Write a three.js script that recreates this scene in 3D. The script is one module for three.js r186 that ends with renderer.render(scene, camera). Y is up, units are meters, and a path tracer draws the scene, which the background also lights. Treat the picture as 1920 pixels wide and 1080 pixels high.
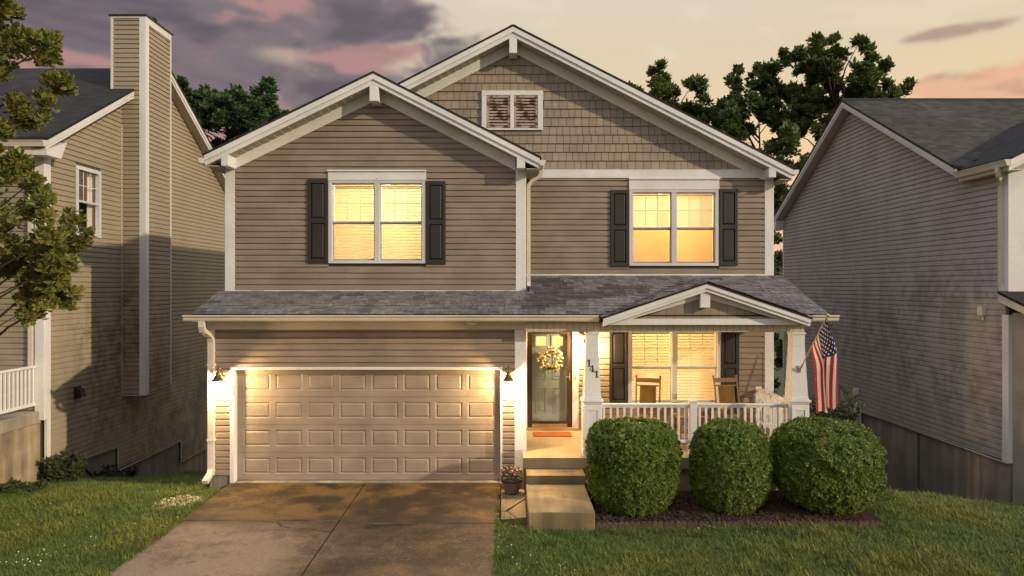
import * as THREE from 'three';
import { mergeGeometries } from 'three/addons/utils/BufferGeometryUtils.js';
import { RoundedBoxGeometry } from 'three/addons/geometries/RoundedBoxGeometry.js';
import { FontLoader } from 'three/addons/loaders/FontLoader.js';
import { TextGeometry } from 'three/addons/geometries/TextGeometry.js';

// ------------------------------------------------------------------ camera, sky, sun, exposure
const scene = new THREE.Scene();
const camera = new THREE.PerspectiveCamera(45.75, 16 / 9, 0.1, 2000);
camera.position.set(0, 3.61, 12.57);
camera.lookAt(0, 3.61, 0);
camera.setViewOffset(1920, 1080, 4, 3, 1920, 1080);
const renderer = new THREE.WebGLRenderer({ antialias: true });
renderer.toneMapping = THREE.LinearToneMapping;
renderer.toneMappingExposure = 1.7;
renderer.shadowMap.enabled = true;

const SUN = new THREE.Vector3(3.9, 1.7, 2.2).normalize();
const sun = new THREE.DirectionalLight(new THREE.Color().setRGB(1.0, 0.80, 0.53), 1.9);
sun.position.copy(SUN).multiplyScalar(60);
sun.castShadow = true;
sun.shadow.radius = 1.6;
sun.shadow.mapSize.set(4096, 4096);
Object.assign(sun.shadow.camera, { left: -26, right: 26, top: 22, bottom: -22, near: 1, far: 140 });
scene.add(sun, sun.target);

// ------------------------------------------------------------------ random numbers and noise
function rng(seed) {
  let s = seed | 0;
  return () => { s = (s + 0x6d2b79f5) | 0; let t = Math.imul(s ^ (s >>> 15), 1 | s); t = (t + Math.imul(t ^ (t >>> 7), 61 | t)) ^ t; return ((t ^ (t >>> 14)) >>> 0) / 4294967296; };
}
const hash = (x, y, s) => { let h = Math.imul(x, 374761393) + Math.imul(y, 668265263) + Math.imul(s, 974711); h = Math.imul(h ^ (h >>> 13), 1274126177); return ((h ^ (h >>> 16)) >>> 0) / 4294967296; };
function vnoise(x, y, s = 0, px = 0, py = 0) {
  const xi = Math.floor(x), yi = Math.floor(y), fx = x - xi, fy = y - yi;
  const u = fx * fx * (3 - 2 * fx), v = fy * fy * (3 - 2 * fy);
  const wx = (a) => (px ? ((a % px) + px) % px : a), wy = (a) => (py ? ((a % py) + py) % py : a);
  const a = hash(wx(xi), wy(yi), s), b = hash(wx(xi + 1), wy(yi), s), c = hash(wx(xi), wy(yi + 1), s), d = hash(wx(xi + 1), wy(yi + 1), s);
  return a + (b - a) * u + (c - a) * v + (a - b - c + d) * u * v;
}
function fbm(x, y, oct = 5, s = 0, px = 0, py = 0) {
  let r = 0, a = 0.5, n = 0;
  for (let i = 0; i < oct; i++) { r += a * vnoise(x, y, s + i * 17, px, py); n += a; a *= 0.5; x *= 2; y *= 2; px *= 2; py *= 2; }
  return r / n;
}
const clamp = (v, a = 0, b = 1) => Math.min(b, Math.max(a, v));
const sst = (a, b, x) => { const t = clamp((x - a) / (b - a)); return t * t * (3 - 2 * t); };
const lerp = (a, b, t) => a + (b - a) * t;
const mix3 = (a, b, t) => [lerp(a[0], b[0], t), lerp(a[1], b[1], t), lerp(a[2], b[2], t)];

// ------------------------------------------------------------------ the evening sky (air and clouds by direction)
{
  const W = 2560, H = 960, data = new Float32Array(W * H * 4);
  const stops = [[0, [0.74, 0.42, 0.25]], [6, [0.74, 0.46, 0.28]], [12, [0.66, 0.49, 0.29]], [18, [0.57, 0.475, 0.335]], [26, [0.53, 0.49, 0.42]], [45, [0.57, 0.60, 0.65]], [90, [0.57, 0.65, 0.78]]];
  const SG = 0.78;
  for (let j = 0; j < H; j++) {
    const e = ((j + 0.5) / H - 0.5) * 180;
    let base = [0.20, 0.16, 0.12];
    if (e > 0) for (let k = 0; k < stops.length - 1; k++) if (e >= stops[k][0] && e <= stops[k + 1][0]) { base = mix3(stops[k][1], stops[k + 1][1], (e - stops[k][0]) / (stops[k + 1][0] - stops[k][0])); break; }
    for (let i = 0; i < W; i++) {
      const o = (j * W + i) * 4;
      let c = base;
      if (e > 0 && e < 62) {
        let al = ((i + 0.5) / W - 0.25) * 360; if (al > 180) al -= 360;   // degrees to the right of straight ahead
        // the side away from the warm glow is a little greyer and pinker
        const pinkSide = sst(5, -40, al) * sst(-150, -60, al);
        c = mix3(c, [c[0] * 0.86, c[1] * 0.84, c[2] * 0.98], pinkSide * sst(61, 30, e));
        c = mix3(c, [c[0] * 0.86, c[1] * 0.99, c[2] * 1.25], sst(50, 150, Math.abs(al)) * sst(61, 30, e));   // cooler away from the glow
        const ca = Math.cos(al * Math.PI / 180), sa = Math.sin(al * Math.PI / 180);
        // cloud sheets: coordinates on a flattened dome, stretched along the horizon
        const px = al / 9, py = e / 3.6;
        const wx = fbm(px * 0.7 + 40, py * 0.7 + 9, 4, 3) - 0.5, wy = fbm(px * 0.7 + 80, py * 0.7 + 31, 4, 5) - 0.5;
        const n1 = fbm(px * 1.15 + wx * 2.6 + 100, py * 1.25 + wy * 2.0 + 50, 6, 11);
        const n2 = fbm(px * 2.1 + wx * 3 + 13, py * 2.4 + 7, 5, 29);
        // the violet bank on one side
        const bank = 1 - Math.pow((al + 33) / 29, 2) - Math.pow((e - 17.2 - 0.03 * (al + 30)) / 8.4, 2);
        let d = sst(-0.10, 0.32, bank * 1.1 + (n1 - 0.5) * 2.0 + 0.30);
        d *= sst(-0.9, 0.1, bank);
        // pale gap low in the bank and a bright hole in it
        d *= 1 - 0.75 * sst(1, 0.2, Math.hypot((al + 34) / 7, (e - 13.6) / 1.3)) ;
        d *= 1 - 0.35 * sst(1, 0.2, Math.hypot((al + 18.5) / 3, (e - 17.8) / 0.9));
        // scattered small clouds on the other side, and thinner ones all round
        const s1 = 1 - Math.pow((al - 36.5) / 5.5, 2) - Math.pow((e - 13.6) / 1.7, 2);
        const s2 = 1 - Math.pow((al - 33.5) / 3.6, 2) - Math.pow((e - 17.3) / 0.5, 2);
        const s3 = 1 - Math.pow((al - 41) / 4.6, 2) - Math.pow((e - 16.6) / 0.8, 2);
        const small = Math.max(sst(0.1, 0.8, s1 + (n2 - 0.5) * 3.4), sst(0.1, 0.8, s2 + (n2 - 0.5) * 3.0) * 0.9, sst(0.1, 0.8, s3 + (n2 - 0.5) * 2.0) * 0.8);
        const round = sst(40, 70, Math.abs(al - 0)) * sst(0.52, 0.74, n1) * sst(2, 9, e) * sst(60, 36, e) * 0.8;
        const high = sst(0.56, 0.8, n2) * 0.22 * sst(10, 18, e) * sst(61, 40, e);
        const tone = fbm(px * 1.3 + wx * 2.4 + 7, py * 1.9 + wy * 2 + 3, 6, 43), pink = sst(0.47, 0.64, tone);
        const dark = [0.072, 0.064, 0.086], mid = [0.135, 0.110, 0.132], rose = [0.36, 0.185, 0.18];
        const bankCol = mix3(mix3(dark, mid, sst(0.30, 0.52, tone)), rose, sst(0.53, 0.68, tone) * 0.85);
        c = mix3(c, [0.72, 0.60, 0.46], high);
        c = mix3(c, mix3([0.29, 0.19, 0.165], [0.62, 0.34, 0.22], pink), Math.max(small * 0.85, round * 0.8));
        c = mix3(c, bankCol, d * 0.93);
      }
      data[o] = c[0] * SG; data[o + 1] = c[1] * SG; data[o + 2] = c[2] * SG; data[o + 3] = 1;
    }
  }
  const t = new THREE.DataTexture(data, W, H, THREE.RGBAFormat, THREE.FloatType);
  t.mapping = THREE.EquirectangularReflectionMapping;
  t.magFilter = t.minFilter = THREE.LinearFilter;
  t.needsUpdate = true;
  scene.background = t;
  scene.environment = t;
}

// ------------------------------------------------------------------ geometry helpers
function metric(g, k = 1) {          // flat-shaded, uv in metres from the dominant face direction
  const n = g.index ? g.toNonIndexed() : g;
  const p = n.attributes.position, uv = new Float32Array(p.count * 2);
  const a = new THREE.Vector3(), b = new THREE.Vector3(), c = new THREE.Vector3(), nn = new THREE.Vector3();
  for (let i = 0; i < p.count; i += 3) {
    a.fromBufferAttribute(p, i); b.fromBufferAttribute(p, i + 1); c.fromBufferAttribute(p, i + 2);
    nn.copy(b).sub(a).cross(c.clone().sub(a));
    const ax = Math.abs(nn.x), ay = Math.abs(nn.y), az = Math.abs(nn.z);
    [a, b, c].forEach((v, q) => {
      let u, w;
      if (az >= ax && az >= ay) { u = v.x; w = v.y; } else if (ax >= ay) { u = v.z; w = v.y; } else { u = v.x; w = v.z; }
      uv[(i + q) * 2] = u * k; uv[(i + q) * 2 + 1] = w * k;
    });
  }
  n.setAttribute('uv', new THREE.BufferAttribute(uv, 2));
  for (const key of Object.keys(n.attributes)) if (!['position', 'uv', 'normal'].includes(key)) n.deleteAttribute(key);
  n.computeVertexNormals();
  return n;
}
function box(x0, x1, y0, y1, z0, z1, r = 0) {
  const w = x1 - x0, h = y1 - y0, d = z1 - z0;
  let g = r ? new RoundedBoxGeometry(w, h, d, 1, Math.min(r, w / 2.1, h / 2.1, d / 2.1)) : new THREE.BoxGeometry(w, h, d);
  g.translate((x0 + x1) / 2, (y0 + y1) / 2, (z0 + z1) / 2);
  return metric(g);
}
// a prism: polygon in (p, q), from a0 to a1 along the third axis; map puts (p, q, a) into space
function prism(pts, a0, a1, map = (p, q, a) => [p, q, a], holes = []) {
  const c = pts.map((p) => new THREE.Vector2(p[0], p[1])), hs = holes.map((h) => h.map((p) => new THREE.Vector2(p[0], p[1])));
  if (THREE.ShapeUtils.isClockWise(c)) c.reverse();
  for (const h of hs) if (!THREE.ShapeUtils.isClockWise(h)) h.reverse();
  const tri = THREE.ShapeUtils.triangulateShape(c, hs), all = c.concat(...hs), pos = [];
  const put = (v, a) => pos.push(...map(v.x, v.y, a));
  for (const [i, j, k] of tri) { put(all[i], a1); put(all[j], a1); put(all[k], a1); put(all[k], a0); put(all[j], a0); put(all[i], a0); }
  for (const loop of [c, ...hs]) for (let i = 0; i < loop.length; i++) {
    const u = loop[i], v = loop[(i + 1) % loop.length];
    put(u, a0); put(v, a0); put(v, a1); put(u, a0); put(v, a1); put(u, a1);
  }
  const g = new THREE.BufferGeometry();
  g.setAttribute('position', new THREE.Float32BufferAttribute(pos, 3));
  return metric(g);
}
const alongX = (p, q, a) => [a, q, p];      // polygon in (z, y), swept along x
const alongZ = (p, q, a) => [p, q, a];      // polygon in (x, y), swept along z
const sideOn = (p, q, a) => [a, q, p];      // same as alongX, for walls that face sideways
function rectTube(points, w, d, side) {     // a rectangular pipe through points; side = unit vector of the width
  const P = points.map((p) => new THREE.Vector3(...p)), s = new THREE.Vector3(...side), rings = [], pos = [];
  for (let i = 0; i < P.length; i++) {
    const t0 = i ? P[i].clone().sub(P[i - 1]).normalize() : null, t1 = i < P.length - 1 ? P[i + 1].clone().sub(P[i]).normalize() : null;
    const t = (t0 && t1) ? t0.clone().add(t1).normalize() : (t0 || t1);
    const n = t.clone().cross(s).normalize();
    const k = (t0 && t1) ? 1 / Math.max(0.5, t.dot(t1)) : 1;
    rings.push([[-1, -1], [1, -1], [1, 1], [-1, 1]].map(([a, b]) => P[i].clone().addScaledVector(s, a * w / 2).addScaledVector(n, b * d / 2 * k)));
  }
  const quad = (a, b, c, e) => { for (const v of [a, b, c, a, c, e]) pos.push(v.x, v.y, v.z); };
  for (let i = 0; i < rings.length - 1; i++) for (let q = 0; q < 4; q++) quad(rings[i][q], rings[i][(q + 1) % 4], rings[i + 1][(q + 1) % 4], rings[i + 1][q]);
  const L = rings[rings.length - 1]; quad(rings[0][3], rings[0][2], rings[0][1], rings[0][0]); quad(L[0], L[1], L[2], L[3]);
  const g = new THREE.BufferGeometry(); g.setAttribute('position', new THREE.Float32BufferAttribute(pos, 3));
  return metric(g);
}
function tube(points, r, seg = 24, rad = 7) {
  const g = new THREE.TubeGeometry(new THREE.CatmullRomCurve3(points.map((p) => new THREE.Vector3(...p))), seg, r, rad, false);
  return clean(g);
}
function clean(g) { const n = g.index ? g.toNonIndexed() : g; for (const key of Object.keys(n.attributes)) if (!['position', 'uv', 'normal'].includes(key)) n.deleteAttribute(key); return n; }
function rod(a, b, r0, r1 = r0, rad = 8) {
  const A = new THREE.Vector3(...a), B = new THREE.Vector3(...b), L = A.distanceTo(B);
  const g = new THREE.CylinderGeometry(r1, r0, L, rad, 1);
  g.translate(0, L / 2, 0);
  g.applyQuaternion(new THREE.Quaternion().setFromUnitVectors(new THREE.Vector3(0, 1, 0), B.clone().sub(A).normalize()));
  g.translate(A.x, A.y, A.z);
  return clean(g);
}
const lathe = (pts, seg = 20) => clean(new THREE.LatheGeometry(pts.map((p) => new THREE.Vector2(p[0], p[1])), seg));
const merge = (list) => mergeGeometries(list.map((g) => clean(g)), false);
function part(name, geo, m, parent, label) {
  const o = new THREE.Mesh(Array.isArray(geo) ? merge(geo) : geo, m);
  o.name = name; o.castShadow = o.receiveShadow = true;
  if (label) o.userData.label = label;
  parent.add(o);
  return o;
}
function group(name, parent) { const g = new THREE.Group(); g.name = name; parent.add(g); return g; }
const taken = new Map();
function numbered(n) { const k = taken.get(n) || 0; taken.set(n, k + 1); return k ? n + '_' + String(k).padStart(3, '0') : n; }
function thing(name, label, category, pos = [0, 0, 0], turn = 0, grp) {
  const o = new THREE.Group(); o.name = numbered(name); o.position.set(...pos); o.rotation.y = turn;
  o.userData = { label, category }; if (grp) o.userData.group = grp;
  scene.add(o); return o;
}
function tagged(o, name, label, category, kind, grp) {
  o.name = numbered(name); o.userData.label = label; o.userData.category = category;
  if (kind) o.userData.kind = kind; if (grp) o.userData.group = grp;
  return o;
}

// ------------------------------------------------------------------ textures and materials
function tex(w, h, fn, srgb = true, rep = null) {     // fn(u, v) -> [r, g, b] 0..1 in display values
  const d = new Uint8Array(w * h * 4);
  for (let j = 0; j < h; j++) for (let i = 0; i < w; i++) {
    const c = fn(i / w, j / h), o = (j * w + i) * 4;
    d[o] = clamp(c[0]) * 255; d[o + 1] = clamp(c[1]) * 255; d[o + 2] = clamp(c[2]) * 255; d[o + 3] = 255;
  }
  const t = new THREE.DataTexture(d, w, h);
  t.wrapS = t.wrapT = THREE.RepeatWrapping; t.magFilter = THREE.LinearFilter; t.minFilter = THREE.LinearMipmapLinearFilter; t.generateMipmaps = true;
  if (srgb) t.colorSpace = THREE.SRGBColorSpace;
  if (rep) t.repeat.set(...rep);
  t.needsUpdate = true;
  return t;
}
const grey = (v) => [v, v, v];
function mat(color, o = {}) {
  const m = new THREE.MeshStandardMaterial({ roughness: 0.7, ...o });
  if (typeof color === 'string') m.color.set(color); else m.color.setRGB(...color);
  return m;
}
// vinyl siding: embossed wood grain, a little chalking and dust patches
const grainMap = tex(512, 512, (u, v) => { const a = fbm(u * 6, v * 96, 4, 1, 6, 96), b = fbm(u * 5, v * 5, 4, 7, 5, 5); return grey(0.86 + 0.10 * (a - 0.5) + 0.16 * (b - 0.5)); }, true, [1 / 1.7, 1 / 1.7]);
const grainBump = tex(512, 512, (u, v) => grey(fbm(u * 5, v * 120, 4, 21, 5, 120)), false, [1 / 1.1, 1 / 1.1]);
const paintMap = tex(512, 512, (u, v) => { const a = fbm(u * 40, v * 40, 4, 2, 40, 40), b = fbm(u * 4, v * 4, 5, 9, 4, 4); return grey(0.93 + 0.05 * (a - 0.5) + 0.12 * (b - 0.5)); }, true, [1 / 2.3, 1 / 2.3]);
const fineBump = tex(256, 256, (u, v) => grey(fbm(u * 64, v * 64, 3, 77, 64, 64)), false, [1 / 0.35, 1 / 0.35]);
const M = {};
const TAUPE = [0.350, 0.280, 0.224];
M.taupe = [1, 0.95, 1.05].map((k) => mat(TAUPE.map((c) => c * k), { map: grainMap, bumpMap: grainBump, bumpScale: 0.0012, roughness: 0.55 }));
M.shake = [1, 0.93, 1.07, 0.97].map((k) => mat([0.395 * k, 0.318 * k, 0.248 * k], { map: grainMap, bumpMap: grainBump, bumpScale: 0.002, roughness: 0.6 }));
M.sheathing = mat([0.10, 0.082, 0.066], { map: paintMap, roughness: 0.9 });
M.white = mat([0.82, 0.825, 0.84], { map: paintMap, bumpMap: fineBump, bumpScale: 0.0004, roughness: 0.45 });
M.whiteB = mat([0.74, 0.745, 0.755], { map: paintMap, bumpMap: fineBump, bumpScale: 0.0004, roughness: 0.45 });
M.vinylWhite = mat([0.66, 0.665, 0.69], { map: paintMap, roughness: 0.35 });
M.soffit = mat([0.56, 0.49, 0.40], { map: paintMap, roughness: 0.6 });
M.beam = [1, 0.96, 1.03].map((k) => mat([0.66 * k, 0.59 * k, 0.46 * k], { map: paintMap, roughness: 0.55 }));
M.gutter = mat([0.74, 0.68, 0.58], { map: paintMap, roughness: 0.35 });
M.shutter = mat([0.030, 0.027, 0.027], { map: grainMap, bumpMap: grainBump, bumpScale: 0.001, roughness: 0.5 });
M.porchShutter = M.shutter;
M.door = mat([0.30, 0.38, 0.41], { map: paintMap, roughness: 0.4 });
M.brown = mat([0.050, 0.032, 0.020], { map: paintMap, roughness: 0.35 });
M.tan = mat([0.42, 0.30, 0.17], { map: paintMap, roughness: 0.4 });
M.brass = mat([0.60, 0.42, 0.16], { metalness: 1, roughness: 0.32 });
M.bronze = mat([0.15, 0.105, 0.055], { metalness: 0.8, roughness: 0.42 });
M.black = mat([0.012, 0.012, 0.013], { roughness: 0.45 });
M.garage = mat([0.40, 0.325, 0.26], { map: grainMap, bumpMap: grainBump, bumpScale: 0.0010, roughness: 0.5 });
M.glass = new THREE.MeshPhysicalMaterial({ color: 0xffffff, roughness: 0.02, transmission: 1, thickness: 0, ior: 1.5 });
M.darkGlass = new THREE.MeshPhysicalMaterial({ color: new THREE.Color().setRGB(0.012, 0.012, 0.014), roughness: 0.05, clearcoat: 0.6, clearcoatRoughness: 0.04 });
M.screen = mat([0.06, 0.055, 0.05], { transparent: true, opacity: 0.13, roughness: 0.9 });
M.slat = new THREE.MeshPhysicalMaterial({ color: new THREE.Color().setRGB(0.86, 0.80, 0.68), roughness: 0.9, transmission: 0.20, thickness: 0 });
M.shade = new THREE.MeshPhysicalMaterial({ color: new THREE.Color().setRGB(0.90, 0.78, 0.54), roughness: 1, transmission: 0.72, thickness: 0 });
M.room = mat([0.78, 0.66, 0.46], { map: paintMap, roughness: 0.9 });
M.roomFloor = mat([0.30, 0.20, 0.12], { roughness: 0.6 });
// asphalt shingles: mineral granules
const granule = tex(512, 512, (u, v) => { const a = hash(Math.floor(u * 512), Math.floor(v * 512), 5), b = fbm(u * 12, v * 12, 4, 8, 12, 12); return grey(0.62 + 0.42 * (a - 0.5) + 0.34 * (b - 0.5)); }, true, [1 / 1.0, 1 / 1.0]);
const granuleBump = tex(256, 256, (u, v) => grey(hash(Math.floor(u * 256), Math.floor(v * 256), 6)), false, [1 / 0.6, 1 / 0.6]);
const SH = [[0.165, 0.157, 0.168], [0.138, 0.131, 0.143], [0.188, 0.180, 0.188], [0.118, 0.112, 0.122], [0.166, 0.152, 0.152]];
M.shingle = SH.map((c) => mat(c.map((v) => v * 2.6), { map: granule, bumpMap: granuleBump, bumpScale: 0.0025, roughness: 0.95 }));
M.shingleStained = SH.slice(0, 4).map((c) => mat([c[0] * 1.5, c[1] * 1.38, c[2] * 1.34], { map: granule, bumpMap: granuleBump, bumpScale: 0.0025, roughness: 0.95 }));
M.roofBase = mat([0.05, 0.049, 0.050], { map: granule, roughness: 0.95 });
const roofRows = tex(1024, 1024, (u, v) => {          // a far roof: courses a few centimetres high, tabs of uneven tone
  const r = Math.floor(v * 56), t = Math.floor(u * 40 + hash(r, 3, 1) * 7), f = v * 56 - r;
  const k = 0.60 + 0.30 * (hash(t % 997, r, 2) - 0.5) + 0.30 * (fbm(u * 9, v * 3, 5, 4, 9, 3) - 0.5) + 0.18 * (hash(Math.floor(u * 1024), Math.floor(v * 1024), 9) - 0.5);
  return grey(k * (f < 0.13 ? 0.55 : 1));
}, true, [1 / 8, 1 / 8]);
M.roofLeft = mat([0.044, 0.041, 0.046], { map: roofRows, bumpMap: granuleBump, bumpScale: 0.003, roughness: 0.95 });
M.roofRight = mat([0.105, 0.097, 0.088], { map: roofRows, bumpMap: granuleBump, bumpScale: 0.003, roughness: 0.95 });
// concrete
function concreteTex(s, base, amp) {
  return tex(512, 512, (u, v) => {
    const a = fbm(u * 5, v * 5, 6, s, 5, 5), b = hash(Math.floor(u * 512), Math.floor(v * 512), s), st = fbm(u * 18, v * 2, 4, s + 5, 18, 2);
    const k = base + amp * (a - 0.5) + 0.07 * (b - 0.5) + amp * 0.8 * (st - 0.5);
    return [k * 1.02, k, k * 0.95];
  }, true, [1 / 3.1, 1 / 3.1]);
}
const concBump = tex(256, 256, (u, v) => grey(fbm(u * 30, v * 30, 5, 61, 30, 30)), false, [1 / 0.7, 1 / 0.7]);
M.concrete = mat([0.42, 0.40, 0.36], { map: concreteTex(3, 0.80, 0.42), bumpMap: concBump, bumpScale: 0.003, roughness: 0.92 });
M.concreteGrey = mat([0.40, 0.375, 0.34], { map: concreteTex(13, 0.74, 0.30), bumpMap: concBump, bumpScale: 0.004, roughness: 0.95 });
M.concreteWarm = mat([0.50, 0.43, 0.33], { map: concreteTex(23, 0.76, 0.55), bumpMap: concBump, bumpScale: 0.004, roughness: 0.95 });
M.step = mat([0.36, 0.29, 0.175], { map: concreteTex(33, 0.80, 0.46), bumpMap: concBump, bumpScale: 0.003, roughness: 0.9 });
M.porchFloor = mat([0.48, 0.40, 0.28], { map: concreteTex(43, 0.86, 0.20), bumpMap: concBump, bumpScale: 0.001, roughness: 0.75 });

// ------------------------------------------------------------------ terrain
const TX = [-400, -60, -30, -14, -9.6, -7.5, -5.6, 0, 5.8, 7.5, 9.65, 14, 30, 60, 400];
const TZ = [-400, -40, -12, -7.3, -4.1, -1.8, 0, 1.5, 4, 8, 40, 400];
const TH = [
  Array(15).fill(-7), Array(15).fill(-5),
  [-4, -3.6, -3.2, -3, -2.8, -2.9, -3, -3, -3, -3.3, -3.4, -3.3, -3.3, -3.6, -4],
  [-2.4, -2.2, -2.0, -2, -1.9, -1.9, -1.9, -1.2, -2.2, -2.4, -2.55, -2.5, -2.5, -2.5, -2.6],
  [-1.5, -1.4, -1.3, -1.25, -1.2, -1.15, -1.1, -0.6, -1.35, -1.6, -1.85, -1.8, -1.7, -1.7, -1.8],
  [-0.7, -0.65, -0.6, -0.58, -0.54, -0.52, -0.5, -0.32, -0.6, -0.85, -1.08, -1.0, -1.0, -1.0, -1.0],
  [-0.4, -0.38, -0.36, -0.34, -0.32, -0.24, -0.13, -0.12, -0.14, -0.32, -0.52, -0.5, -0.5, -0.5, -0.5],
  [-0.35, -0.32, -0.3, -0.28, -0.26, -0.18, -0.09, -0.07, -0.04, -0.16, -0.36, -0.4, -0.4, -0.4, -0.4],
  [-0.3, -0.28, -0.26, -0.25, -0.24, -0.18, -0.12, -0.11, -0.10, -0.13, -0.24, -0.3, -0.3, -0.3, -0.3],
  Array(15).fill(-0.22), Array(15).fill(-0.8), Array(15).fill(-3),
];
function cubic(k, v, get) {
  let i = 0; while (i < k.length - 2 && v > k[i + 1]) i++;
  const t = clamp((v - k[i]) / (k[i + 1] - k[i])), p1 = get(i), p2 = get(i + 1);
  const h = k[i + 1] - k[i];
  const m1 = i > 0 ? (p2 - get(i - 1)) / (k[i + 1] - k[i - 1]) * h : p2 - p1, m2 = i < k.length - 2 ? (get(i + 2) - p1) / (k[i + 2] - k[i]) * h : p2 - p1;
  const lim = (m) => clamp(m, -3 * Math.abs(p2 - p1), 3 * Math.abs(p2 - p1));
  const t2 = t * t, t3 = t2 * t;
  return (2 * t3 - 3 * t2 + 1) * p1 + (t3 - 2 * t2 + t) * lim(m1) + (-2 * t3 + 3 * t2) * p2 + (t3 - t2) * lim(m2);
}
const groundY = (x, z) => cubic(TZ, z, (j) => cubic(TX, x, (i) => TH[j][i]));
const groundH = (x, z) => groundY(x, z) + (Math.hypot(x, z - 3) < 30 ? 0.03 * (fbm(x * 0.8 + 50, z * 0.8 + 50, 3, 88) - 0.5) : 0);
{
  const xs = [], zs = [];
  for (let v = -400; v < -30; v += 30) xs.push(v); for (let v = -30; v < -14; v += 1) xs.push(v); for (let v = -14; v < 14; v += 0.3) xs.push(v); for (let v = 14; v < 30; v += 1) xs.push(v); for (let v = 30; v <= 400; v += 30) xs.push(v);
  for (let v = -400; v < -20; v += 20) zs.push(v); for (let v = -20; v < -10; v += 1) zs.push(v); for (let v = -10; v < 8; v += 0.3) zs.push(v); for (let v = 8; v < 20; v += 1) zs.push(v); for (let v = 20; v <= 400; v += 20) zs.push(v);
  const pos = [], uv = [], idx = [];
  for (const z of zs) for (const x of xs) { pos.push(x, groundH(x, z), z); uv.push(x, z); }
  for (let j = 0; j < zs.length - 1; j++) for (let i = 0; i < xs.length - 1; i++) { const a = j * xs.length + i, b = a + 1, c = a + xs.length, d = c + 1; idx.push(a, c, b, b, c, d); }
  const g = new THREE.BufferGeometry();
  g.setAttribute('position', new THREE.Float32BufferAttribute(pos, 3)); g.setAttribute('uv', new THREE.Float32BufferAttribute(uv, 2)); g.setIndex(idx); g.computeVertexNormals();
  const soil = tex(512, 512, (u, v) => { const a = fbm(u * 8, v * 8, 6, 91, 8, 8), b = hash(Math.floor(u * 512), Math.floor(v * 512), 92); return [0.25 + 0.14 * (a - 0.5) + 0.12 * (b - 0.5), 0.29 + 0.16 * (a - 0.5) + 0.12 * (b - 0.5), 0.13 + 0.08 * (b - 0.5)]; }, true, [1 / 2.6, 1 / 2.6]);
  const o = part('ground', g, mat([1, 1, 1], { map: soil, roughness: 1 }), scene);
  tagged(o, 'ground', 'green lawn ground falling away between the houses', 'ground', 'structure');
}

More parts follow.
